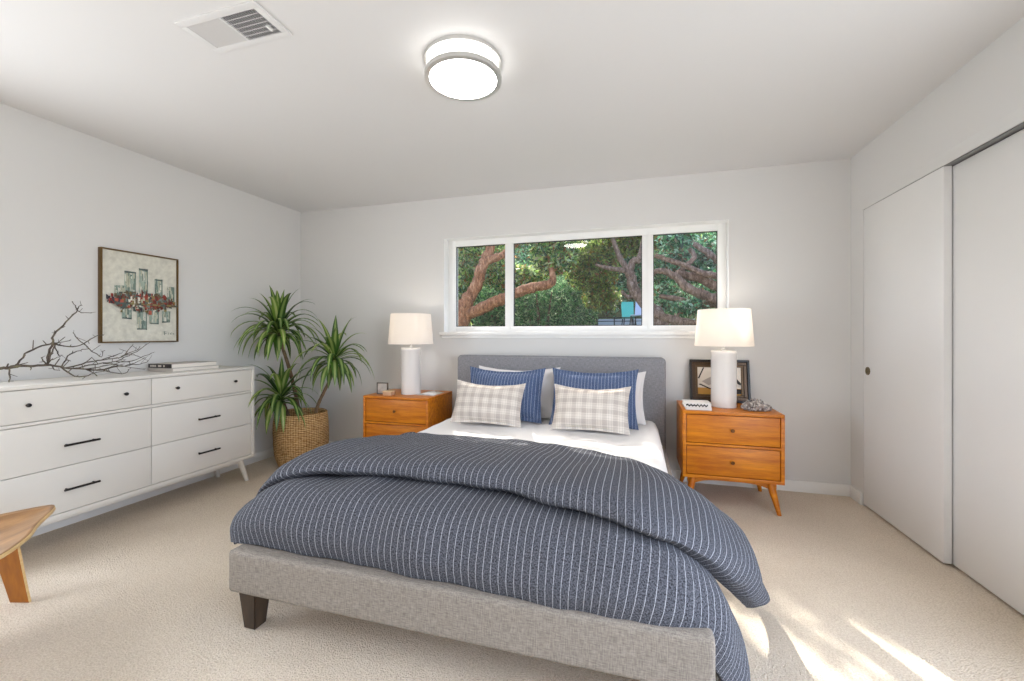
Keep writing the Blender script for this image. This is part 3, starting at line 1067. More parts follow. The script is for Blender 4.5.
# books on the dresser
zz = DZ1 + 0.0005
book('book', 'wide grey coffee table book at the bottom of the dresser pile', 'book', -3.29, -3.06, 2.15, 2.49, zz, zz + 0.024, M_cvgrey, M_paper, 'books on the dresser', spine='y0')
def spine_marks():
    bm = BM()
    y0 = 2.1443
    x = -3.265
    for wd, g in ((0.012, 0.004), (0.008, 0.003), (0.014, 0.004), (0.010, 0.02), (0.030, 0.02), (0.012, 0.0)):
        box(bm, x, x + wd, y0 - 0.0006, y0, zz + 0.032, zz + 0.045)
        x += wd + g
    return bm
b2 = book('book', 'dark spined pale book on top of the dresser pile, beside the branch', 'book', -3.285, -3.065, 2.145, 2.475, zz + 0.0245, zz + 0.053, M_cvgrey, M_paper, 'books on the dresser', spine='y0')
for ch in b2.children:
    if ch.name.startswith('cover'):
        ch.name = 'cover'
bm = box(BM(), -3.2855, -3.0645, 2.1443, 2.1465, zz + 0.0245, zz + 0.0532)
obj('spine', bm, M_cvblack, b2, smooth=False, label='dark brown spine with pale lettering')
obj('spine_title', spine_marks(), plain('spine_lettering', '#c8bfb4', 0.6), b2, smooth=False)

# branch lying on the dresser
BR = [
 ([(-3.1, 1.20, 0.965),(-3.1, 1.28, 0.981), (-3.098, 1.34, 0.985), (-3.096, 1.371, 0.987), (-3.095, 1.408, 0.992), (-3.093, 1.463, 0.990), (-3.091, 1.516, 0.990), (-3.089, 1.558, 0.983), (-3.087, 1.595, 0.967), (-3.085, 1.64, 0.960), (-3.084, 1.693, 0.953), (-3.082, 1.764, 0.945), (-3.08, 1.838, 0.965)], .012, .004),
 ([(-3.1, 1.372, 0.988), (-3.11, 1.409, 1.005), (-3.12, 1.442, 1.053), (-3.13, 1.493, 1.086), (-3.14, 1.552, 1.105), (-3.15, 1.573, 1.111)], .007, .005),
 ([(-3.1, 1.52, 0.99), (-3.113, 1.535, 1.057), (-3.125, 1.554, 1.109), (-3.138, 1.567, 1.154), (-3.15, 1.614, 1.212), (-3.162, 1.654, 1.26), (-3.175, 1.691, 1.301), (-3.188, 1.687, 1.327), (-3.2, 1.683, 1.351)], .009, .002),
 ([(-3.175, 1.691, 1.301), (-3.21, 1.73, 1.288), (-3.22, 1.786, 1.29)], .004, .0015),
 ([(-3.175, 1.691, 1.301), (-3.19, 1.709, 1.327), (-3.18, 1.718, 1.331)], .004, .0015),
 ([(-3.138, 1.567, 1.154), (-3.17, 1.587, 1.179)], .004, .002),
 ([(-3.1, 1.522, 1.0), (-3.083, 1.533, 1.065), (-3.067, 1.54, 1.101), (-3.05, 1.569, 1.146)], .006, .002),
 ([(-3.15, 1.573, 1.108), (-3.162, 1.614, 1.093), (-3.173, 1.673, 1.088), (-3.185, 1.727, 1.1), (-3.197, 1.77, 1.13), (-3.208, 1.806, 1.148), (-3.22, 1.85, 1.154)], .006, .002),
 ([(-3.185, 1.727, 1.1), (-3.18, 1.704, 1.122), (-3.17, 1.678, 1.149), (-3.16, 1.666, 1.17)], .0035, .0018),
 ([(-3.185, 1.73, 1.1), (-3.192, 1.756, 1.072), (-3.194, 1.779, 1.049), (-3.196, 1.821, 1.02), (-3.198, 1.83, 1.051), (-3.2, 1.843, 1.055)], .004, .0015),
 ([(-3.15, 1.573, 1.111), (-3.135, 1.6, 1.114), (-3.12, 1.631, 1.121)], .004, .0015),
 ([(-3.15, 1.573, 1.108), (-3.133, 1.577, 1.063), (-3.117, 1.578, 1.038), (-3.1, 1.585, 1.042)], .004, .0015),
 ([(-3.1, 1.52, 0.995), (-3.075, 1.538, 1.025), (-3.05, 1.553, 1.036)], .004, .002),
 ([(-3.088, 1.575, 0.975), (-3.098, 1.606, 1.033), (-3.115, 1.649, 1.056), (-3.132, 1.692, 1.068), (-3.15, 1.73, 1.074)], .005, .002),
 ([(-3.087, 1.591, 0.968), (-3.09, 1.649, 0.98), (-3.1, 1.709, 0.997), (-3.11, 1.772, 1.003), (-3.12, 1.831, 1.009), (-3.13, 1.892, 1.017), (-3.14, 1.939, 1.066), (-3.15, 1.966, 1.094)], .006, .002),
 ([(-3.085, 1.637, 0.96), (-3.087, 1.695, 0.976), (-3.093, 1.77, 0.984), (-3.1, 1.842, 0.988), (-3.107, 1.894, 1.013), (-3.113, 1.964, 1.047), (-3.12, 2.028, 1.093)], .005, .0018),
 ([(-3.088, 1.575, 0.975), (-3.052, 1.602, 0.93), (-3.044, 1.631, 0.917), (-3.036, 1.667, 0.922), (-3.028, 1.704, 0.934), (-3.02, 1.757, 0.943)], .0055, .002),
 ([(-3.084, 1.691, 0.953), (-3.067, 1.74, 0.947), (-3.053, 1.792, 0.957), (-3.04, 1.853, 0.961), (-3.027, 1.885, 0.968), (-3.013, 1.942, 0.974), (-3.0, 1.959, 0.992)], .0045, .0018),
 ([(-3.082, 1.757, 0.946), (-3.053, 1.807, 0.924), (-3.037, 1.851, 0.916), (-3.02, 1.872, 0.951)], .004, .0015),
 ([(-3.13, 1.886, 1.017), (-3.1, 1.922, 1.03), (-3.08, 1.968, 1.009)], .0035, .0015),
 ([(-3.11, 1.772, 1.003), (-3.09, 1.844, 1.034), (-3.08, 1.861, 1.042)], .0035, .0015),
 ([(-3.084, 1.68, 0.955), (-3.045, 1.7, 0.93), (-3.03, 1.709, 0.914)], .004, .003),
 ([(-3.1, 1.52, 0.992), (-3.07, 1.49, 1.02), (-3.05, 1.475, 1.033)], .005, .003),
 ([(-3.09, 1.535, 0.988), (-3.06, 1.534, 0.965), (-3.04, 1.545, 0.96)], .004, .002),
 ([(-3.096, 1.372, 0.985), (-3.08, 1.366, 0.94), (-3.07, 1.362, 0.913)], .005, .003),
 ([(-3.095, 1.455, 0.99), (-3.08, 1.445, 0.972)], .004, .002),
 ([(-3.13, 1.892, 1.017), (-3.13, 1.924, 1.039), (-3.14, 1.985, 1.055), (-3.15, 2.004, 1.079)], .0035, .0015),
 ([(-3.084, 1.689, 0.955), (-3.033, 1.736, 0.97), (-3.017, 1.778, 0.976), (-3.0, 1.829, 1.0)], .004, .0015),
 ([(-3.1, 1.842, 0.988), (-3.05, 1.90, 0.99), (-3.03, 1.96, 1.02), (-3.04, 2.02, 1.04)], .0035, .0015),
 ([(-3.04, 1.853, 0.961), (-3.0, 1.88, 0.98), (-2.99, 1.93, 1.01)], .003, .0015),
 ([(-3.093, 1.77, 0.984), (-3.06, 1.82, 0.975), (-3.05, 1.90, 0.945), (-3.03, 1.96, 0.935)], .0035, .0015),
]
bm = BM()
rnd = random.Random(5)
for pts, r0, r1 in BR:
    P = smooth_pts(pts, 3)
    n = len(P)
    P = [P[0]] + [p + Vector((rnd.uniform(-1, 1), rnd.uniform(-1, 1), rnd.uniform(-1, 1))) * 0.0028 for p in P[1:]]
    R = [(r0 + (r1 - r0) * i / (n - 1)) * 0.66 + rnd.uniform(0, 0.0008) for i in range(n)]
    tube(bm, P, R, 7)
    for k in range(2, n - 1, 3):      # little spurs and buds
        d = Vector((rnd.uniform(-1, 1), rnd.uniform(-.4, 1), rnd.uniform(-.5, 1))).normalized()
        ln = rnd.choice([0.014, 0.02, 0.03, 0.055])
        tube(bm, [P[k], P[k] + d * ln * 0.8, P[k] + d * ln], [R[k] * 0.55, R[k] * 0.5, R[k] * 0.3], 5)
lowz = min(v.co.z for v in bm.verts)
t = NT('bark').set(0.85, 0, 0.2)
t.base(t.ramp(t.noise(t.coord(), 30, 4, 0.7), [(0.35, lin('#3b332e')), (0.55, lin('#62584e')), (0.72, lin('#85805f'))]))
t.bump(t.noise(t.coord(), 140, 3), 0.5, 0.004)
br = obj('tree_branch', bm, t.m)
br.location.z = DZ1 + 0.001 - lowz if lowz < DZ1 else 0
tag(br, 'bare twiggy grey brown branch lying along the white dresser top', 'branch')

# ------------------------------------------------------------------ painting
pt = thing('painting', 'abstract red and grey green painting in a thin brass frame on left wall', 'painting', (XL, 2.118, 1.42))
AX0, AX1 = XL + 0.002, XL + 0.034
ay0, ay1, az0, az1 = 1.888, 2.372, 1.113, 1.735
bm = BM()
fwid = 0.008
for q in ((ay0, ay1, az0, az0 + fwid), (ay0, ay1, az1 - fwid, az1), (ay0, ay0 + fwid, az0 + fwid, az1 - fwid), (ay1 - fwid, ay1, az0 + fwid, az1 - fwid)):
    box(bm, AX0, AX1, q[0], q[1], q[2], q[3], 0.001)
obj('frame', bm, [plain('bronze_brass', '#6e5632', 0.3, 0.75)], pt)
cols = ['#d3d1c4', '#8fa095', '#9fada0', '#6d7f76', '#4d5a58', '#93382c', '#ab5440', '#6f3128', '#8a7a4c', '#3b3a44', '#b5b59f', '#6a5a44']
pmats = [plain('paint_%d' % i, c, 0.6, var=0.12, vscale=30) for i, c in enumerate(cols)]
bm = BM()
px = AX1 - 0.012
bm.faces.new([bm.verts.new((px, y, z)) for y, z in ((ay0 + .011, az0 + .011), (ay1 - .011, az0 + .011), (ay1 - .011, az1 - .011), (ay0 + .011, az1 - .011))])
rnd = random.Random(21)
depth = [px + 0.0003]
def daub(u0, u1, v0, v1, mi):
    """u along the wall 0..1, v up 0..1"""
    depth[0] += 0.000012
    Y = lambda u: ay0 + 0.011 + u * (ay1 - ay0 - 0.022)
    Z = lambda v: az0 + 0.011 + v * (az1 - az0 - 0.022)
    j = lambda: rnd.uniform(-0.006, 0.006)
    f = bm.faces.new([bm.verts.new((depth[0], Y(a) + j() * .4, Z(b) + j() * .6)) for a, b in ((u0, v0), (u1, v0), (u1, v1), (u0, v1))])
    f.material_index = mi
towers = [(.27, .42, .50, .79, 2), (.46, .58, .55, .84, 2), (.68, .79, .5, .74, 2), (.86, .97, .48, .66, 2), (.14, .3, .5, .62, 2),
          (.24, .36, .25, .48, 1), (.43, .56, .13, .46, 1), (.60, .73, .2, .4, 1), (.78, .9, .22, .36, 2)]
for u0, u1, v0, v1, mi in towers:
    daub(u0, u1, v0, v1, mi)
    for k in range(60):
        a = rnd.uniform(u0, u1 - .02)
        b = rnd.uniform(v0, v1)
        daub(a, a + rnd.uniform(.006, .03), b, min(v1, b + rnd.uniform(.02, .14)), rnd.choice([1, 2, 3, 3, 10, 10, 0]))
    daub(u1 - .014, u1, v0, v1, 3)
    if v1 > 0.7:
        daub(u0, u1, v1 - .015, v1, 4)
    else:
        daub(u0, u1, v0, v0 + .012, 4)
for k in range(1000):
    u = rnd.triangular(.04, .97, .5)
    hh = 0.085 * (1 - ((u - .5) / .55) ** 2) + .02
    v = .46 + rnd.gauss(0, .42) * hh
    w = rnd.uniform(.005, .024)
    mi = rnd.choice([5, 5, 6, 7, 7, 8, 9, 11, 11, 4, 10, 3, 4, 11, 0])
    if u > .7:
        mi = rnd.choice([7, 8, 11, 11, 4, 5, 3])
    if u < .14:
        mi = rnd.choice([9, 4, 5, 7])
    daub(u - w, u + w, v - rnd.uniform(.006, .028), v + rnd.uniform(.006, .028), mi)
for k in range(40):
    u = rnd.uniform(.1, .95)
    daub(u, u + rnd.uniform(.02, .08), .415, .425 + rnd.uniform(0, .01), rnd.choice([8, 11, 4]))
# scribbled signature
for a, b, c, d in ((.79, .80, .07, .11), (.80, .83, .105, .112), (.80, .82, .085, .092), (.85, .857, .075, .095), (.875, .895, .078, .086), (.90, .907, .075, .105), (.92, .94, .08, .088)):
    daub(a, b, c, d, 10)
    daub(a, b, c, d, 3)
obj('canvas', bm, pmats, pt, smooth=False)
obj('backing', box(BM(), AX0, px - 0.001, ay0 + fwid, ay1 - fwid, az0 + fwid, az1 - fwid), plain('canvas_backing', '#c9c3b5', 0.8), pt, smooth=False)

# ------------------------------------------------------------------ plant in basket
PC = (-2.915, 3.165)
bk = thing('basket_planter', 'round woven seagrass basket standing on carpet in the room corner', 'basket', (PC[0], PC[1], 0))
prof = [(0.172, 0.0), (0.190, 0.012), (0.214, 0.10), (0.226, 0.20), (0.228, 0.30), (0.222, 0.39), (0.214, 0.445), (0.216, 0.462), (0.208, 0.470), (0.198, 0.460), (0.196, 0.42), (0.196, 0.40)]
bm = BM()
n = 120
sub = []
for (r0, z0), (r1, z1) in zip(prof, prof[1:]):
    k = max(1, int(abs(z1 - z0) / 0.0055))
    for i in range(k):
        sub.append((r0 + (r1 - r0) * i / k, z0 + (z1 - z0) * i / k))
sub.append(prof[-1])
uvlay = bm.loops.layers.uv.new('UVMap')
rings = []
for q, (r, z) in enumerate(sub):
    ring = []
    for i in range(n):
        a = 2 * pi * i / n
        rr = r + (0.0022 * cos(q * pi + (i // 2) * pi) if 1 < q < len(sub) - 3 else 0) + noise.noise(Vector((cos(a) * 2, sin(a) * 2, z * 6))) * 0.006
        ring.append(bm.verts.new((PC[0] + rr * cos(a), PC[1] + rr * sin(a), z)))
    rings.append(ring)
for q in range(len(rings) - 1):
    for i in range(n):
        j = (i + 1) % n
        f = bm.faces.new((rings[q][i], rings[q][j], rings[q + 1][j], rings[q + 1][i]))
        for lp_, (uu, vv) in zip(f.loops, ((i, q), (i + 1, q), (i + 1, q + 1), (i, q + 1))):
            lp_[uvlay].uv = (uu / n * 1.42, sub[vv][1])
bm.faces.new(list(reversed(rings[0])))
obj('basket', bm, M_basket, bk)

dp = thing('dracaena_plant', 'three stemmed dracaena with drooping striped leaves growing in the woven basket', 'plant', (PC[0], PC[1], 0.40))
bm = lathe(BM(), [(0.194, 0.395), (0.194, 0.405), (0.12, 0.415), (0.01, 0.418)], PC, 40)
for v in bm.verts:
    v.co.z += noise.noise(v.co * 30) * 0.006
obj('soil', bm, plain('potting_soil', '#5a432c', 0.95, var=0.4, vscale=60), dp)
M_cane = plain('dracaena_cane', '#6f5b45', 0.8, var=0.3, vscale=40)
t = NT('dracaena_leaf').set(0.35, 0, 0.5)
tc = t.n('ShaderNodeTexCoord')
sx = t.n('ShaderNodeSeparateXYZ')
t.l(tc.outputs['UV'], sx.inputs[0])
edge = t.math('ABSOLUTE', t.math('SUBTRACT', sx.outputs[0], 0.5))
g = t.n('ShaderNodeNewGeometry')
vcol = t.ramp(g.outputs['Random Per Island'], [(0.0, lin('#2c4a1e')), (0.5, lin('#4a6f2c')), (1.0, lin('#7a9a3e'))])
lcol = t.ramp(g.outputs['Random Per Island'], [(0.0, lin('#7b9450')), (0.5, lin('#9dae66')), (1.0, lin('#c3cc84'))])
m = t.ramp(edge, [(0.10, (0, 0, 0, 1)), (0.24, (1, 1, 1, 1))])
col = t.mix(m, lcol, vcol)
t.base(col)
tr = t.n('ShaderNodeBsdfTranslucent')
t.l(col, tr.inputs[0])
mx = t.n('ShaderNodeMixShader')
mx.inputs[0].default_value = 0.25
t.l(t.b.outputs[0], mx.inputs[1]); t.l(tr.outputs[0], mx.inputs[2]); t.l(mx.outputs[0], t.out.inputs[0])
M_leaf = t.m

def crown(name, c, n, length, seed, parent, up=(0, 0, 1), spread=1.0, xmin=XL + 0.03, ymax=YB - 0.03):
    rnd = random.Random(seed)
    bm = BM()
    uvl = bm.loops.layers.uv.new('UVMap')
    for k in range(n):
        f = k / n                       # 0 = young upright leaves at the tip, 1 = old drooping ones
        az = k * 2.39996 + rnd.uniform(-.3, .3)
        el = radians(82 - 78 * f ** 0.75 + rnd.uniform(-8, 8))
        ln = length * (0.62 + 0.45 * math.sin(pi * min(1, f * 0.8 + 0.15))) * rnd.uniform(0.85, 1.12)
        base = Vector(c) + Vector((0, 0, 0.10 * (1 - f) - 0.05))
        d = Vector((cos(az) * cos(el), sin(az) * cos(el), sin(el)))
        out = Vector((cos(az), sin(az), 0))
        side = Vector((-sin(az), cos(az), 0))
        seg = 11
        p = base.copy()
        prev = None
        droop = rnd.uniform(0.28, 0.46) * (0.40 + 1.1 * f) * spread
        wmax = rnd.uniform(0.022, 0.030)
        for s_ in range(seg + 1):
            u = s_ / seg
            wd = wmax * (min(1, 0.45 + u * 2.2)) * (1 - max(0, (u - 0.35) / 0.65) ** 1.7) + 0.0008
            q = p.copy()
            q.x = max(q.x, xmin + 0.01 * u)
            q.y = min(q.y, ymax)
            nrm = d.cross(side).normalized()
            a = bm.verts.new(q - side * wd + nrm * wd * -0.28)
            b = bm.verts.new(q)
            e = bm.verts.new(q + side * wd + nrm * wd * -0.28)
            for vv in (a, b, e):
                vv.co.x = max(vv.co.x, xmin - 0.01)
            if prev:
                for (v0, v1, w0, w1, ua, ub) in ((prev[0], prev[1], a, b, 0, .5), (prev[1], prev[2], b, e, .5, 1)):
                    fc = bm.faces.new((v0, v1, w1, w0))
                    for lp_, uv in zip(fc.loops, ((ua, u - 1 / seg), (ub, u - 1 / seg), (ub, u), (ua, u))):
                        lp_[uvl].uv = uv
            prev = (a, b, e)
            step = ln / seg
            p = p + d * step
            d = (d + Vector((0, 0, -1)) * droop * (0.35 + u * 1.1)).normalized()
    return obj(name, bm, M_leaf, parent)

stems = [
 ('tall', [(-2.93, 3.17, 0.40), (-2.945, 3.13, 0.62), (-2.965, 3.08, 0.85), (-2.985, 3.03, 1.03), (-2.98, 2.97, 1.18)], (0.017, 0.012)),
 ('low', [(-2.98, 3.10, 0.40), (-2.985, 3.06, 0.50), (-2.98, 3.02, 0.58)], (0.016, 0.012)),
 ('right', [(-2.77, 3.16, 0.40), (-2.71, 3.14, 0.55), (-2.60, 3.12, 0.72), (-2.53, 3.10, 0.82), (-2.50, 3.09, 0.90)], (0.015, 0.010)),
]
for nm, pts, (r0, r1) in stems:
    P = smooth_pts(pts, 6)
    R = [r0 + (r1 - r0) * i / (len(P) - 1) + (0.0012 if i % 2 else 0) for i in range(len(P))]
    obj('stem', tube(BM(), P, R, 10), M_cane, dp)
crown('foliage', (-2.98, 2.97, 1.19), 66, 0.42, 3, dp)
crown('foliage', (-2.98, 3.0, 0.61), 40, 0.42, 8, dp)
crown('foliage', (-2.50, 3.09, 0.94), 46, 0.42, 15, dp)

# ------------------------------------------------------------------ ceiling light and air register
LC = (-0.772, 1.835)
cl = thing('ceiling_light', 'round flush ceiling lamp with white drum and two nickel rings', 'ceiling light', (LC[0], LC[1], H))
obj('ceiling_plate', lathe(BM(), [(0.150, H - 0.0005), (0.150, H - 0.012), (0.10, H - 0.014)], LC, 48), M_trim, cl)
t = NT('frosted_diffuser').set(0.4)
t.base(lin('#fbfaf6'))
t.b.inputs['Emission Color'].default_value = (1.0, 0.975, 0.93, 1)
t.b.inputs['Emission Strength'].default_value = 3.2
t2 = NT('frosted_lens').set(0.4)
t2.base(lin('#fbfaf6'))
t2.b.inputs['Emission Color'].default_value = (1.0, 0.975, 0.93, 1)
t2.b.inputs['Emission Strength'].default_value = 15.0
obj('diffuser', lathe(BM(), [(0.150, H - 0.010), (0.162, H - 0.014), (0.162, H - 0.076)], LC, 64, True, False), t.m, cl)
obj('lens', lathe(BM(), [(0.158, H - 0.080), (0.154, H - 0.086), (0.130, H - 0.0885), (0.05, H - 0.0905), (0.002, H - 0.091)], LC, 64), t2.m, cl)
def ringband(z0, z1, r0, r1):
    bm = lathe(BM(), [(r0, z0), (r1, z0), (r1, z1), (r0, z1), (r0, z0)], LC, 72, False, False)
    bmesh.ops.remove_doubles(bm, verts=bm.verts, dist=1e-5)
    return bm
obj('upper_ring', ringband(H - 0.018, H - 0.0005, 0.166, 0.179), M_nickel, cl)
obj('lower_ring', ringband(H - 0.090, H - 0.070, 0.156, 0.178), M_nickel, cl)
for k in range(3):
    a = radians(100 + 120 * k)
    p = (LC[0] + 0.174 * cos(a), LC[1] + 0.174 * sin(a))
    obj('ring_post', tube(BM(), [(p[0], p[1], H - 0.07), (p[0], p[1], H - 0.015)], 0.003, 8), M_nickel, cl)

VX0, VX1, VY0, VY1 = -1.805, -1.395, 1.272, 1.468
ve = thing('air_vent', 'white rectangular louvred air register set in the ceiling', 'vent', (-1.6, 1.37, H))
bm = BM()
zf0, zf1 = H - 0.007, H - 0.0003
m_ = 0.030
box(bm, VX0, VX1, VY0, VY0 + m_, zf0, zf1, 0.002)
box(bm, VX0, VX1, VY1 - m_, VY1, zf0, zf1, 0.002)
box(bm, VX0, VX0 + m_, VY0 + m_, VY1 - m_, zf0, zf1, 0.002)
box(bm, VX1 - m_, VX1, VY0 + m_, VY1 - m_, zf0, zf1, 0.002)
xm = (VX0 + VX1) / 2
box(bm, xm - 0.004, xm + 0.004, VY0 + m_, VY1 - m_, zf0, zf1, 0.001)
obj('register_frame', bm, M_ceil, ve)
obj('duct_shade_sheet', box(BM(), VX0 + 0.025, VX1 - 0.025, VY0 + 0.025, VY1 - 0.025, H - 0.0012, H - 0.0003), M_dark, ve, smooth=False)  # flat dark sheet stands in for the shade inside the duct
for x0, x1, s_ in ((xm + 0.005, VX1 - m_, -1), (VX0 + m_, xm - 0.005, 1)):
    bm = BM()
    n = 15
    for k in range(n):
        x = x0 + (x1 - x0) * (k + 0.5) / n
        dx = 0.0042 if s_ == 1 else -0.0012
        vs = [bm.verts.new(p) for p in ((x - dx, VY0 + m_, zf0 + 0.001), (x - dx, VY1 - m_, zf0 + 0.001), (x + dx, VY1 - m_, zf1 - 0.0015), (x + dx, VY0 + m_, zf1 - 0.0015))]
        bm.faces.new(vs)
    if s_ == -1:
        for k in range(1, 6):
            y = VY0 + m_ + (VY1 - VY0 - 2 * m_) * k / 6
            box(bm, x0, x1, y - 0.0008, y + 0.0008, zf0 + 0.0005, zf0 + 0.003)
    o = obj('louvres', bm, M_ceil, ve, smooth=False)
    sm = o.modifiers.new('thickness', 'SOLIDIFY')
    sm.thickness = 0.0013 if s_ == -1 else 0.0008
obj('damper_lever', box(BM(), -1.455, -1.447, 1.385, 1.415, zf0 - 0.006, zf0 + 0.002, 0.001), M_trim, ve)

# ------------------------------------------------------------------ moulded wooden chair at the left edge
ch = thing('lounge_chair', 'low moulded wooden chair at the left edge, in front of the dresser', 'chair', (-2.36, 0.93, 0))
outline = [(-2.468, 1.236), (-2.405, 1.20), (-2.29, 1.10), (-2.165, 1.005), (-2.06, .86), (-2.10, .70), (-2.28, .62), (-2.50, .66), (-2.62, .82), (-2.61, .98), (-2.555, 1.12), (-2.505, 1.215)]
cl_ = [Vector((*p, 0)) for p in outline]
loop = smooth_pts(cl_[-2:] + cl_ + cl_[:3], 6)[12:12 + 6 * len(cl_)]
cen = Vector((-2.37, 0.92, 0))
bm = BM()
rings = []
for k in range(1, 13):
    u = k / 12
    ring = []
    for p in loop:
        q = cen + (p - cen) * u
        r_ = (p - cen).length * u
        z = 0.372 + 0.030 * u ** 2.2
        ring.append(bm.verts.new((q.x, q.y, z)))
    rings.append(ring)
cvert = bm.verts.new((cen.x, cen.y, 0.372))
for i in range(len(loop)):
    bm.faces.new((cvert, rings[0][i], rings[0][(i + 1) % len(loop)]))
for a, b in zip(rings, rings[1:]):
    ring_between(bm, a, b)
bmesh.ops.recalc_face_normals(bm, faces=bm.faces)
M_ply = wood('plywood_face', '#6b4828', '#a67c4e', (10, 2.2, 10), 0.3)
M_plyedge = wood('plywood_edge', '#c9a066', '#e3c690', (8, 8, 40), 0.4)
o = obj('seat', bm, [M_ply, M_plyedge], ch)
sm = o.modifiers.new('thickness', 'SOLIDIFY')
sm.thickness = 0.013
sm.offset = -1
sm.material_offset_rim = 1
M_legw = wood('plywood_leg', '#834600', '#aa680c', (9, 9, 1.6), 0.35)
def plank_leg(foot, top, w0, w1, wdir, th=0.010):
    foot, top, wd = Vector(foot), Vector(top), Vector(wdir).normalized()
    ax = (top - foot).normalized()
    nd = ax.cross(wd).normalized()
    bm = BM()
    rings = []
    for k in range(7):
        u = k / 6
        c = foot + (top - foot) * u
        w = w0 + (w1 - w0) * u ** 1.3
        rings.append([bm.verts.new(c + wd * a * w / 2 + nd * b * th / 2) for a, b in ((-1, -1), (1, -1), (1, 1), (-1, 1))])
    for a, b in zip(rings, rings[1:]):
        ring_between(bm, a, b)
    bm.faces.new(list(reversed(rings[0]))); bm.faces.new(rings[-1])
    for v in rings[0]:
        v.co.z = 0
    bmesh.ops.recalc_face_normals(bm, faces=bm.faces)
    bm.faces.ensure_lookup_table()
    for f in bm.faces:
        if abs(f.normal.dot(wd)) > 0.6:
            f.material_index = 1
    return bm
for foot, top, wd in (((-2.585, 1.175, 0), (-2.665, 1.06, 0.375), (0.93, 0.30, 0)),
                      ((-2.63, 0.74, 0), (-2.56, 0.80, 0.375), (0.93, -0.30, 0)),
                      ((-2.19, 0.72, 0), (-2.24, 0.77, 0.375), (0.93, 0.30, 0)),
                      ((-2.20, 0.87, 0), (-2.25, 0.90, 0.375), (0.93, -0.30, 0))):
    pass
LEGS = [((-2.578, 1.178, 0), (-2.590, 1.115, 0.378), (0.95, 0.26, 0)),
        ((-2.62, 0.72, 0), (-2.53, 0.80, 0.374), (0.93, -0.30, 0)),
        ((-2.17, 0.70, 0), (-2.24, 0.77, 0.374), (0.93, 0.30, 0))]
for foot, top, wd in LEGS:
    obj('leg', plank_leg(foot, top, 0.085, 0.135, wd), [M_legw, M_plyedge], ch, smooth=False)

# ------------------------------------------------------------------ garden beyond the window
def ground_z(x, y):
    if y < 4.2:
        z = 0
    elif y < 12:
        z = 1.3 * (y - 4.2) / 7.8
    elif y < 14.5:
        z = 1.3
    else:
        z = 1.3 + (y - 14.5) * 0.55
    return z
V, F = [], []
ys = [YB + WT] + list(np.linspace(4.2, 24, 34))
xs = list(np.linspace(-17, 13, 31))
for y in ys:
    for x in xs:
        V.append((x, y, ground_z(x, y) - 0.02 + (noise.noise(Vector((x * .6, y * .6, 0))) * 0.12 if y > 5 else 0)))
for j in range(len(ys) - 1):
    for i in range(len(xs) - 1):
        a = j * len(xs) + i
        F.append((a, a + 1, a + 1 + len(xs), a + len(xs)))
t = NT('garden_soil').set(0.95, 0, 0.1)
t.base(t.ramp(t.noise(t.coord(), 3, 5, 0.7), [(0.35, lin('#2c3a1c')), (0.6, lin('#4a5a2c')), (0.75, lin('#6b5a3c'))]))
struct('ground', (V, F), t.m)

# places the photo shows sun on inside: leaves grow clear of these lines to the sun
SUNLIT = [((0.50, 1.87, 0.0), 0.04), ((0.53, 1.77, 0.0), 0.035), ((0.60, 1.76, 0.0), 0.012), ((0.66, 1.65, 0.0), 0.012),
          ((0.88, 1.92, 0.0), 0.015), ((0.94, 1.84, 0.0), 0.015), ((1.0, 1.74, 0.0), 0.015),
          ((0.05, 2.62, 0.50), 0.06), ((-0.06, 2.58, 0.5), 0.04), ((-0.72, 2.62, 0.5), 0.03), ((0.70, 3.20, 1.29), 0.05), ((0.692, 3.68, 1.62), 0.08), ((0.692, 3.68, 1.80), 0.06),
          ((-1.22, 3.05, 0.87), 0.035), ((-1.02, 3.05, 0.88), 0.04), ((-0.80, 3.05, 0.87), 0.03), ((-0.98, 2.93, 0.80), 0.04), ((-0.15, 2.9, 0.79), 0.05), ((-0.25, 3.05, 0.89), 0.03)]
SD = np.array(SUN_TRAVEL)
def sun_clear(P):
    ok = np.ones(len(P), bool)
    for (c, r) in SUNLIT:
        d = P - np.array(c)
        t_ = d @ SD
        perp = np.linalg.norm(d - np.outer(t_, SD), axis=1)
        ok &= perp > r + 0.04
    return ok

def leaves(blobs, size, seed, aspect=0.42, clear=True):
    """blobs: (cx,cy,cz, rx,ry,rz, count); leaves are folded pairs of quads, each its own island"""
    g = np.random.default_rng(seed)
    Ps = []
    for cx, cy, cz, rx, ry, rz, n in blobs:
        n = int(n * 2.0)
        d = g.normal(size=(n, 3))
        d /= np.linalg.norm(d, axis=1)[:, None]
        r = g.random(n) ** 0.45
        Ps.append(np.array([cx, cy, cz]) + d * r[:, None] * np.array([rx, ry, rz]))
    P = np.concatenate(Ps)
    P[:, 2] += 0.0
    if clear:
        P = P[sun_clear(P)]
    P = P[P[:, 1] > YB + WT + 0.25]
    n = len(P)
    ax = g.normal(size=(n, 3)); ax /= np.linalg.norm(ax, axis=1)[:, None]
    bx = g.normal(size=(n, 3)); bx -= (bx * ax).sum(1)[:, None] * ax; bx /= np.linalg.norm(bx, axis=1)[:, None]
    nx = np.cross(ax, bx)
    s = size * g.uniform(0.6, 1.3, n)[:, None]
    w = s * aspect
    v0 = P - ax * s * 0.5
    v1 = P + bx * w * 0.5 + nx * w * 0.2
    v2 = P + ax * s * 0.5
    v3 = P - bx * w * 0.5 + nx * w * 0.2
    V = np.stack([v0, v1, v2, v3], 1).reshape(-1, 3)
    idx = np.arange(n)[:, None] * 4
    F = np.concatenate([idx + np.array([[0, 1, 2]]), idx + np.array([[0, 2, 3]])]).tolist()
    return V, F

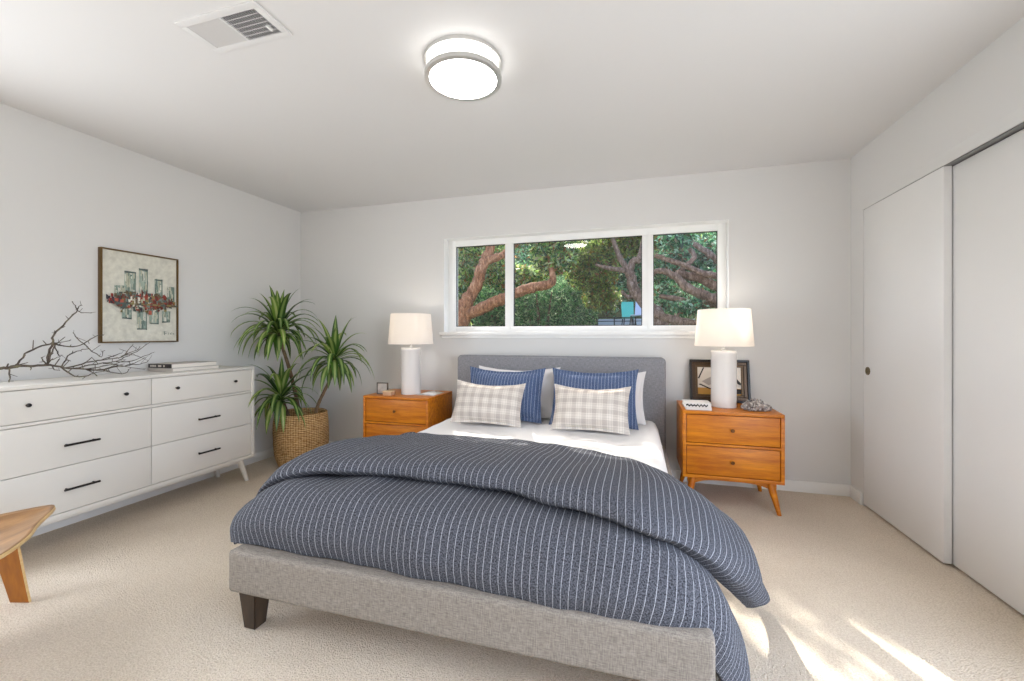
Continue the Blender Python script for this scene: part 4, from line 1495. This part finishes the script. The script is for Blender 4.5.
M_bark = None
t = NT('red_bark').set(0.9, 0, 0.15)
nb = t.noise(t.coord('Object', (10, 10, 3)), 3, 5, 0.7)
t.base(t.ramp(nb, [(0.34, lin('#5a3a28')), (0.52, lin('#9a6a4c')), (0.7, lin('#c79d7c'))]))
t.bump(nb, 0.8, 0.03)
M_bark = t.m
t = NT('grey_bark').set(0.9, 0, 0.15)
nb = t.noise(t.coord('Object', (10, 10, 3)), 3, 5, 0.7)
t.base(t.ramp(nb, [(0.34, lin('#4a3a30')), (0.52, lin('#80695a')), (0.7, lin('#ab968a'))]))
t.bump(nb, 0.8, 0.03)
M_bark2 = t.m
M_fol1 = leafmat('cypress_foliage', ['#1f3d1a', '#6f9f40', '#d0e088', '#2f5a30', '#a06a34', '#c9dcb0', '#4a8056', '#183018', '#8fb85a'])  # random leaf tones; near-black and pale ones paint in gap shade and highlights
M_fol2 = leafmat('pine_foliage', ['#12301c', '#2f6e48', '#7cba80', '#1a4028', '#7a5a34', '#b5d8c0', '#3f8058', '#16382a'])
M_fol3 = leafmat('shrub_foliage', ['#1a3a20', '#4a8a50', '#8abf78', '#234a2a', '#c8e0a8', '#3a7048', '#142c18', '#6aa050'])
M_fol4 = leafmat('olive_foliage', ['#243a16', '#6a8434', '#a8bc60', '#2f4a1c', '#8a6030', '#55783a', '#1c2c12'])

def tree(name, label, branches, blobs, bark, fol, size, seed, base):
    t = thing(name, label, 'tree', base, 'trees beyond the window')
    bm = BM()
    rnd = random.Random(seed)
    for br_ in branches:
        pts = smooth_pts([Vector(p[:3]) for p in br_], 5)
        rr = [p[3] for p in br_]
        R = []
        slim = 0.78 if name == 'spreading_pine' else 1.0
        for i in range(len(pts)):
            u = i / 5
            k = min(int(u), len(rr) - 2)
            R.append((rr[k] + (rr[k + 1] - rr[k]) * (u - k)) * rnd.uniform(0.92, 1.08) * slim)
        pts = [p + Vector((rnd.uniform(-1, 1), rnd.uniform(-1, 1), rnd.uniform(-1, 1))) * r * 0.12 for p, r in zip(pts, R)]
        tube(bm, pts, R, 10)
    obj('trunk', bm, bark, t)
    obj('foliage', leaves(blobs, size, seed), fol, t, smooth=False)
    return t
tree('cypress_tree', 'leaning red barked tree filling the left window pane', [
  [(-2.95, 6.2, 0.25, .24), (-2.85, 6.2, 0.85, .20), (-2.66, 6.2, 1.44, .16), (-2.58, 6.2, 1.63, .125), (-2.46, 6.2, 1.81, .10), (-2.36, 6.2, 2.01, .092), (-2.3, 6.2, 2.21, .085), (-2.23, 6.2, 2.37, .075), (-2.17, 6.25, 2.57, .07), (-2.3, 6.5, 3.6, .06), (-2.2, 6.8, 4.8, .03)],
  [(-2.24, 6.2, 2.3, .07), (-2.1, 6.2, 2.34, .065), (-1.93, 6.2, 2.4, .055), (-1.7, 6.2, 2.6, .05), (-1.2, 6.4, 3.2, .03)],
  [(-2.66, 6.2, 1.46, .12), (-2.39, 6.2, 1.54, .095), (-2.17, 6.2, 1.63, .09), (-1.96, 6.2, 1.71, .085), (-1.72, 6.2, 1.81, .08), (-1.49, 6.2, 1.87, .075), (-1.29, 6.2, 1.9, .07), (-1.18, 6.2, 1.97, .055), (-1.2, 6.2, 2.12, .045), (-1.22, 6.2, 2.32, .03)],
  [(-2.66, 6.2, 1.2, .12), (-3.2, 6.4, 2.0, .1), (-3.6, 6.6, 3.2, .07), (-3.8, 6.8, 4.6, .03)]],
  [(-1.2, 6.35, 2.4, .38, .3, .34, 2200), (-2.75, 7.2, 2.5, .7, .5, .5, 2600), (-1.9, 7.0, 2.1, .6, .4, .25, 1500), (-3.0, 6.9, 1.7, .35, .4, .5, 1200),
   (-2.6, 7.0, 4.4, 1.9, 1.3, 1.3, 3000), (-4.4, 7.2, 4.2, 1.6, 1.3, 1.5, 2200), (-1.0, 6.6, 3.5, 1.2, .9, .9, 1900)],  # upper crown blobs out of view, put in to block the sun
  M_bark, M_fol1, 0.085, 31, (-2.95, 6.2, ground_z(0, 6.2)))
tree('pine_tree', 'slim forked tree seen in the right half of the middle pane', [
  [(0.5, 6.6, 0.35, .2), (0.38, 6.6, 0.95, .17), (0.33, 6.6, 1.40, .12), (0.16, 6.6, 1.61, .085), (-0.01, 6.6, 1.81, .085), (-0.06, 6.6, 1.99, .075), (-0.09, 6.6, 2.11, .065), (-0.04, 6.6, 2.26, .05), (0.08, 6.6, 2.38, .05), (0.2, 6.8, 3.3, .04), (0.1, 7.0, 4.6, .02)],
  [(-0.09, 6.6, 2.11, .05), (-0.31, 6.6, 2.16, .036), (-0.45, 6.6, 2.19, .028), (-0.59, 6.6, 2.24, .018)],
  [(-0.1, 6.6, 2.11, .05), (-0.2, 6.6, 2.27, .042), (-0.27, 6.6, 2.42, .036), (-0.33, 6.6, 2.6, .03), (-0.6, 6.8, 3.4, .02)],
  [(-0.01, 6.6, 1.76, .045), (-0.11, 6.6, 1.73, .032), (-0.21, 6.6, 1.82, .02)]],
  [(-0.7, 7.2, 2.3, .5, .35, .45, 1900), (-0.1, 7.4, 2.75, .6, .4, .28, 1500), (-0.55, 7.3, 1.8, .35, .3, .25, 700), (-0.4, 7.2, 4.3, 1.6, 1.2, 1.2, 2400), (1.0, 7.6, 4.0, 1.3, 1.2, 1.3, 1400)],  # last two blobs sit above the view as added sun blockers
  M_bark2, M_fol4, 0.08, 47, (0.5, 6.6, ground_z(0, 6.6)))
tree('spreading_pine', 'spreading dark tree whose crossing limbs fill the right window pane', [
  [(1.75, 5.8, 0.2, .3), (1.6, 5.8, 0.9, .26), (1.45, 5.75, 1.35, .2), (1.13, 5.6, 1.54, .11), (0.96, 5.6, 1.59, .095), (0.78, 5.6, 1.65, .08), (0.59, 5.6, 1.76, .07), (0.46, 5.6, 1.89, .06), (0.32, 5.6, 1.96, .05), (0.21, 5.6, 1.95, .04)],
  [(1.5, 5.7, 1.25, .16), (1.4, 5.6, 1.6, .10), (1.13, 5.6, 1.82, .06), (0.93, 5.6, 1.87, .055), (0.76, 5.6, 1.92, .048), (0.59, 5.6, 2.01, .042), (0.42, 5.6, 2.08, .04), (0.23, 5.6, 2.16, .035)],
  [(1.5, 5.75, 1.3, .16), (1.15, 5.7, 1.67, .085), (0.94, 5.7, 1.76, .078), (0.78, 5.7, 1.85, .07), (0.6, 5.7, 1.91, .06), (0.49, 5.7, 1.94, .05)],
  [(0.5, 5.8, 1.95, .045), (0.61, 5.8, 2.04, .042), (0.71, 5.8, 2.15, .038), (0.65, 5.8, 2.26, .034), (0.53, 5.8, 2.42, .025)],
  [(1.55, 5.85, 1.0, .2), (1.09, 5.9, 1.5, .085), (0.9, 5.9, 1.57, .075), (0.7, 5.9, 1.57, .06), (0.5, 5.9, 1.63, .05), (0.3, 5.9, 1.67, .035)],
  [(1.6, 5.9, 0.8, .2), (1.11, 6.0, 1.21, .11), (0.78, 6.0, 1.28, .09), (0.51, 6.0, 1.35, .08), (0.3, 6.0, 1.42, .07), (0.18, 6.0, 1.53, .05)],
  [(0.51, 6.0, 1.39, .05), (0.59, 6.0, 1.52, .042), (0.84, 6.0, 1.54, .035)],
  [(1.5, 5.8, 1.35, .2), (1.6, 6.0, 2.4, .16), (1.4, 6.3, 3.6, .1), (1.2, 6.6, 5.0, .04)],
  [(1.55, 5.9, 1.8, .1), (1.15, 6.2, 2.07, .05), (0.95, 6.2, 2.24, .055), (0.74, 6.2, 2.4, .04)]],
  [(0.7, 6.5, 2.15, .35, .25, .3, 900), (0.45, 5.5, 2.3, .22, .15, .14, 260), (0.62, 5.45, 1.5, .2, .12, .1, 220), (0.75, 6.6, 2.3, .45, .3, .3, 900), (0.5, 6.9, 1.75, .3, .3, .25, 500), (1.2, 6.8, 1.9, .4, .4, .5, 700), (0.9, 6.4, 4.0, 1.4, 1.0, 1.1, 2000)],  # last blob is unseen upper crown, added to screen the sun
  M_bark2, M_fol2, 0.08, 59, (1.75, 5.8, ground_z(0, 5.8)))

rnd = random.Random(77)
SHR = [(-4.6, 8.6, 1.3, 1.5, M_fol1), (-3.1, 9.2, 1.2, 1.4, M_fol3), (-1.9, 8.8, .95, 1.15, M_fol3), (-1.5, 9.4, .72, 1.05, M_fol3), (-2.1, 11.0, 1.2, 1.6, M_fol2), (1.45, 9.8, .85, 1.2, M_fol3), (2.1, 9.0, 1.1, 1.5, M_fol2),
       (-6.0, 12.5, 2.0, 2.6, M_fol2), (-3.4, 13.2, 2.0, 2.8, M_fol4), (-1.0, 15.6, 1.9, 2.2, M_fol2), (1.2, 15.8, 2.0, 2.3, M_fol3), (3.6, 14.0, 2.2, 2.4, M_fol2), (-8.5, 15.0, 2.4, 2.8, M_fol3), (-4.5, 18.0, 2.6, 2.8, M_fol2), (0.0, 19.0, 2.8, 2.8, M_fol4), (4.5, 18.5, 2.8, 2.8, M_fol2), (-9.0, 20.0, 3.0, 2.8, M_fol4)]
SLAB = ['bushy shrub low behind the left window pane', 'green shrub between the left and middle panes', 'feathery green shrub low in the middle window pane', 'grassy green shrub beside the black garden railing',
        'dark bushy tree rising behind the middle pane shrubs', 'green shrub low in the right window pane', 'dark shrub at the far right behind the tree limbs']
for k, (x, y, r, h, m) in enumerate(SHR):
    z0 = ground_z(x, y)
    cnt = int(2600 if y < 12 else 3000)
    sz = 0.09 if y < 12 else 0.17
    t = thing('garden_shrub', SLAB[k] if k < len(SLAB) else 'dense green bush on the hillside far beyond the window', 'shrub', (x, y, z0), 'shrubs beyond the window')
    bm = BM()
    for q in range(5):
        a = rnd.uniform(0, 2 * pi)
        tube(bm, [(x, y, z0 - 0.05), (x + cos(a) * r * .3, y + sin(a) * r * .3, z0 + h * .6), (x + cos(a) * r * .5, y + sin(a) * r * .5, z0 + h * 1.1)], [0.05, 0.035, 0.012], 6)
    obj('stem', bm, M_bark2, t)
    bl = [(x, y, z0 + h * 0.75, r, r * .8, h * 0.8, cnt)]
    for q in range(4):
        bl.append((x + rnd.uniform(-.7, .7) * r, y + rnd.uniform(-.5, .2) * r, z0 + h * rnd.uniform(.5, 1.35), r * .5, r * .45, h * .35, cnt // 5))
    obj('foliage', leaves(bl, sz, 100 + k, 0.4 if k % 2 else 0.25), m, t, smooth=False)

# garden chairs and railing on the terrace
def garden_chair(name, label, x, y, yaw, m, wd):
    z = 1.285
    t = thing(name, label, 'garden chair', (x, y, z), 'garden chairs on the terrace')
    t.rotation_euler.z = yaw
    def add(nm, bm, mm):
        me = bpy.data.meshes.new(nm); bm.normal_update(); bm.to_mesh(me); bm.free(); me.materials.append(mm)
        o = bpy.data.objects.new(nm, me); C.objects.link(o); o.parent = t
    bm = box(BM(), -wd, wd, -0.25, 0.22, 0.36, 0.40, 0.012)
    add('seat', bm, m)
    bm = BM()
    vs = [bm.verts.new(p) for p in ((-wd, 0.22, 0.38), (wd, 0.22, 0.38), (wd * 1.08, 0.40, 0.88), (-wd * 1.08, 0.40, 0.88))]
    v2 = [bm.verts.new((v.co.x, v.co.y + 0.03, v.co.z)) for v in vs]
    bm.faces.new(vs); bm.faces.new(v2[::-1]); ring_between(bm, vs, v2)
    bmesh.ops.recalc_face_normals(bm, faces=bm.faces)
    add('backrest', bm, m)
    for sx_ in (-1, 1):
        for sy_ in (-0.22, 0.24):
            add('leg', tube(BM(), [(sx_ * (wd - .02), sy_, 0.37), (sx_ * (wd + 0.02), sy_ * 1.15, 0)], 0.016, 8), M_black)
garden_chair('garden_chair', 'turquoise garden chair beyond the middle window pane', -0.20, 13.0, radians(8), plain('turquoise_paint', '#58c4ac', 0.5), 0.17)
garden_chair('garden_chair', 'pale blue garden chair beside the turquoise one, cut by the mullion', 0.08, 11.6, radians(-14), plain('pale_blue_paint', '#c3cbe0', 0.5), 0.17)
t = thing('garden_railing', 'low black metal railing on the terrace beyond the window', 'railing', (-0.3, 11.8, 1.26))
bm = BM()
for z in (1.62, 1.52, 1.38):
    box(bm, -1.05, 1.3, 11.79, 11.81, z, z + 0.022)
obj('bar', bm, M_black, t, smooth=False)
for x in (-1.03, -0.56, -0.1, 0.36, 0.82, 1.28):
    obj('post', box(BM(), x - 0.016, x + 0.016, 11.785, 11.815, 1.22, 1.645), M_black, t, smooth=False)

o = obj('garden_wall', box(BM(), -1.15, 2.2, 13.75, 13.9, 1.1, 1.66, 0.01), plain('whitewash', '#c9cbce', 0.8, var=0.08), None)
tag(o, 'low white garden wall behind the black railing on the terrace', 'wall', kind='thing')
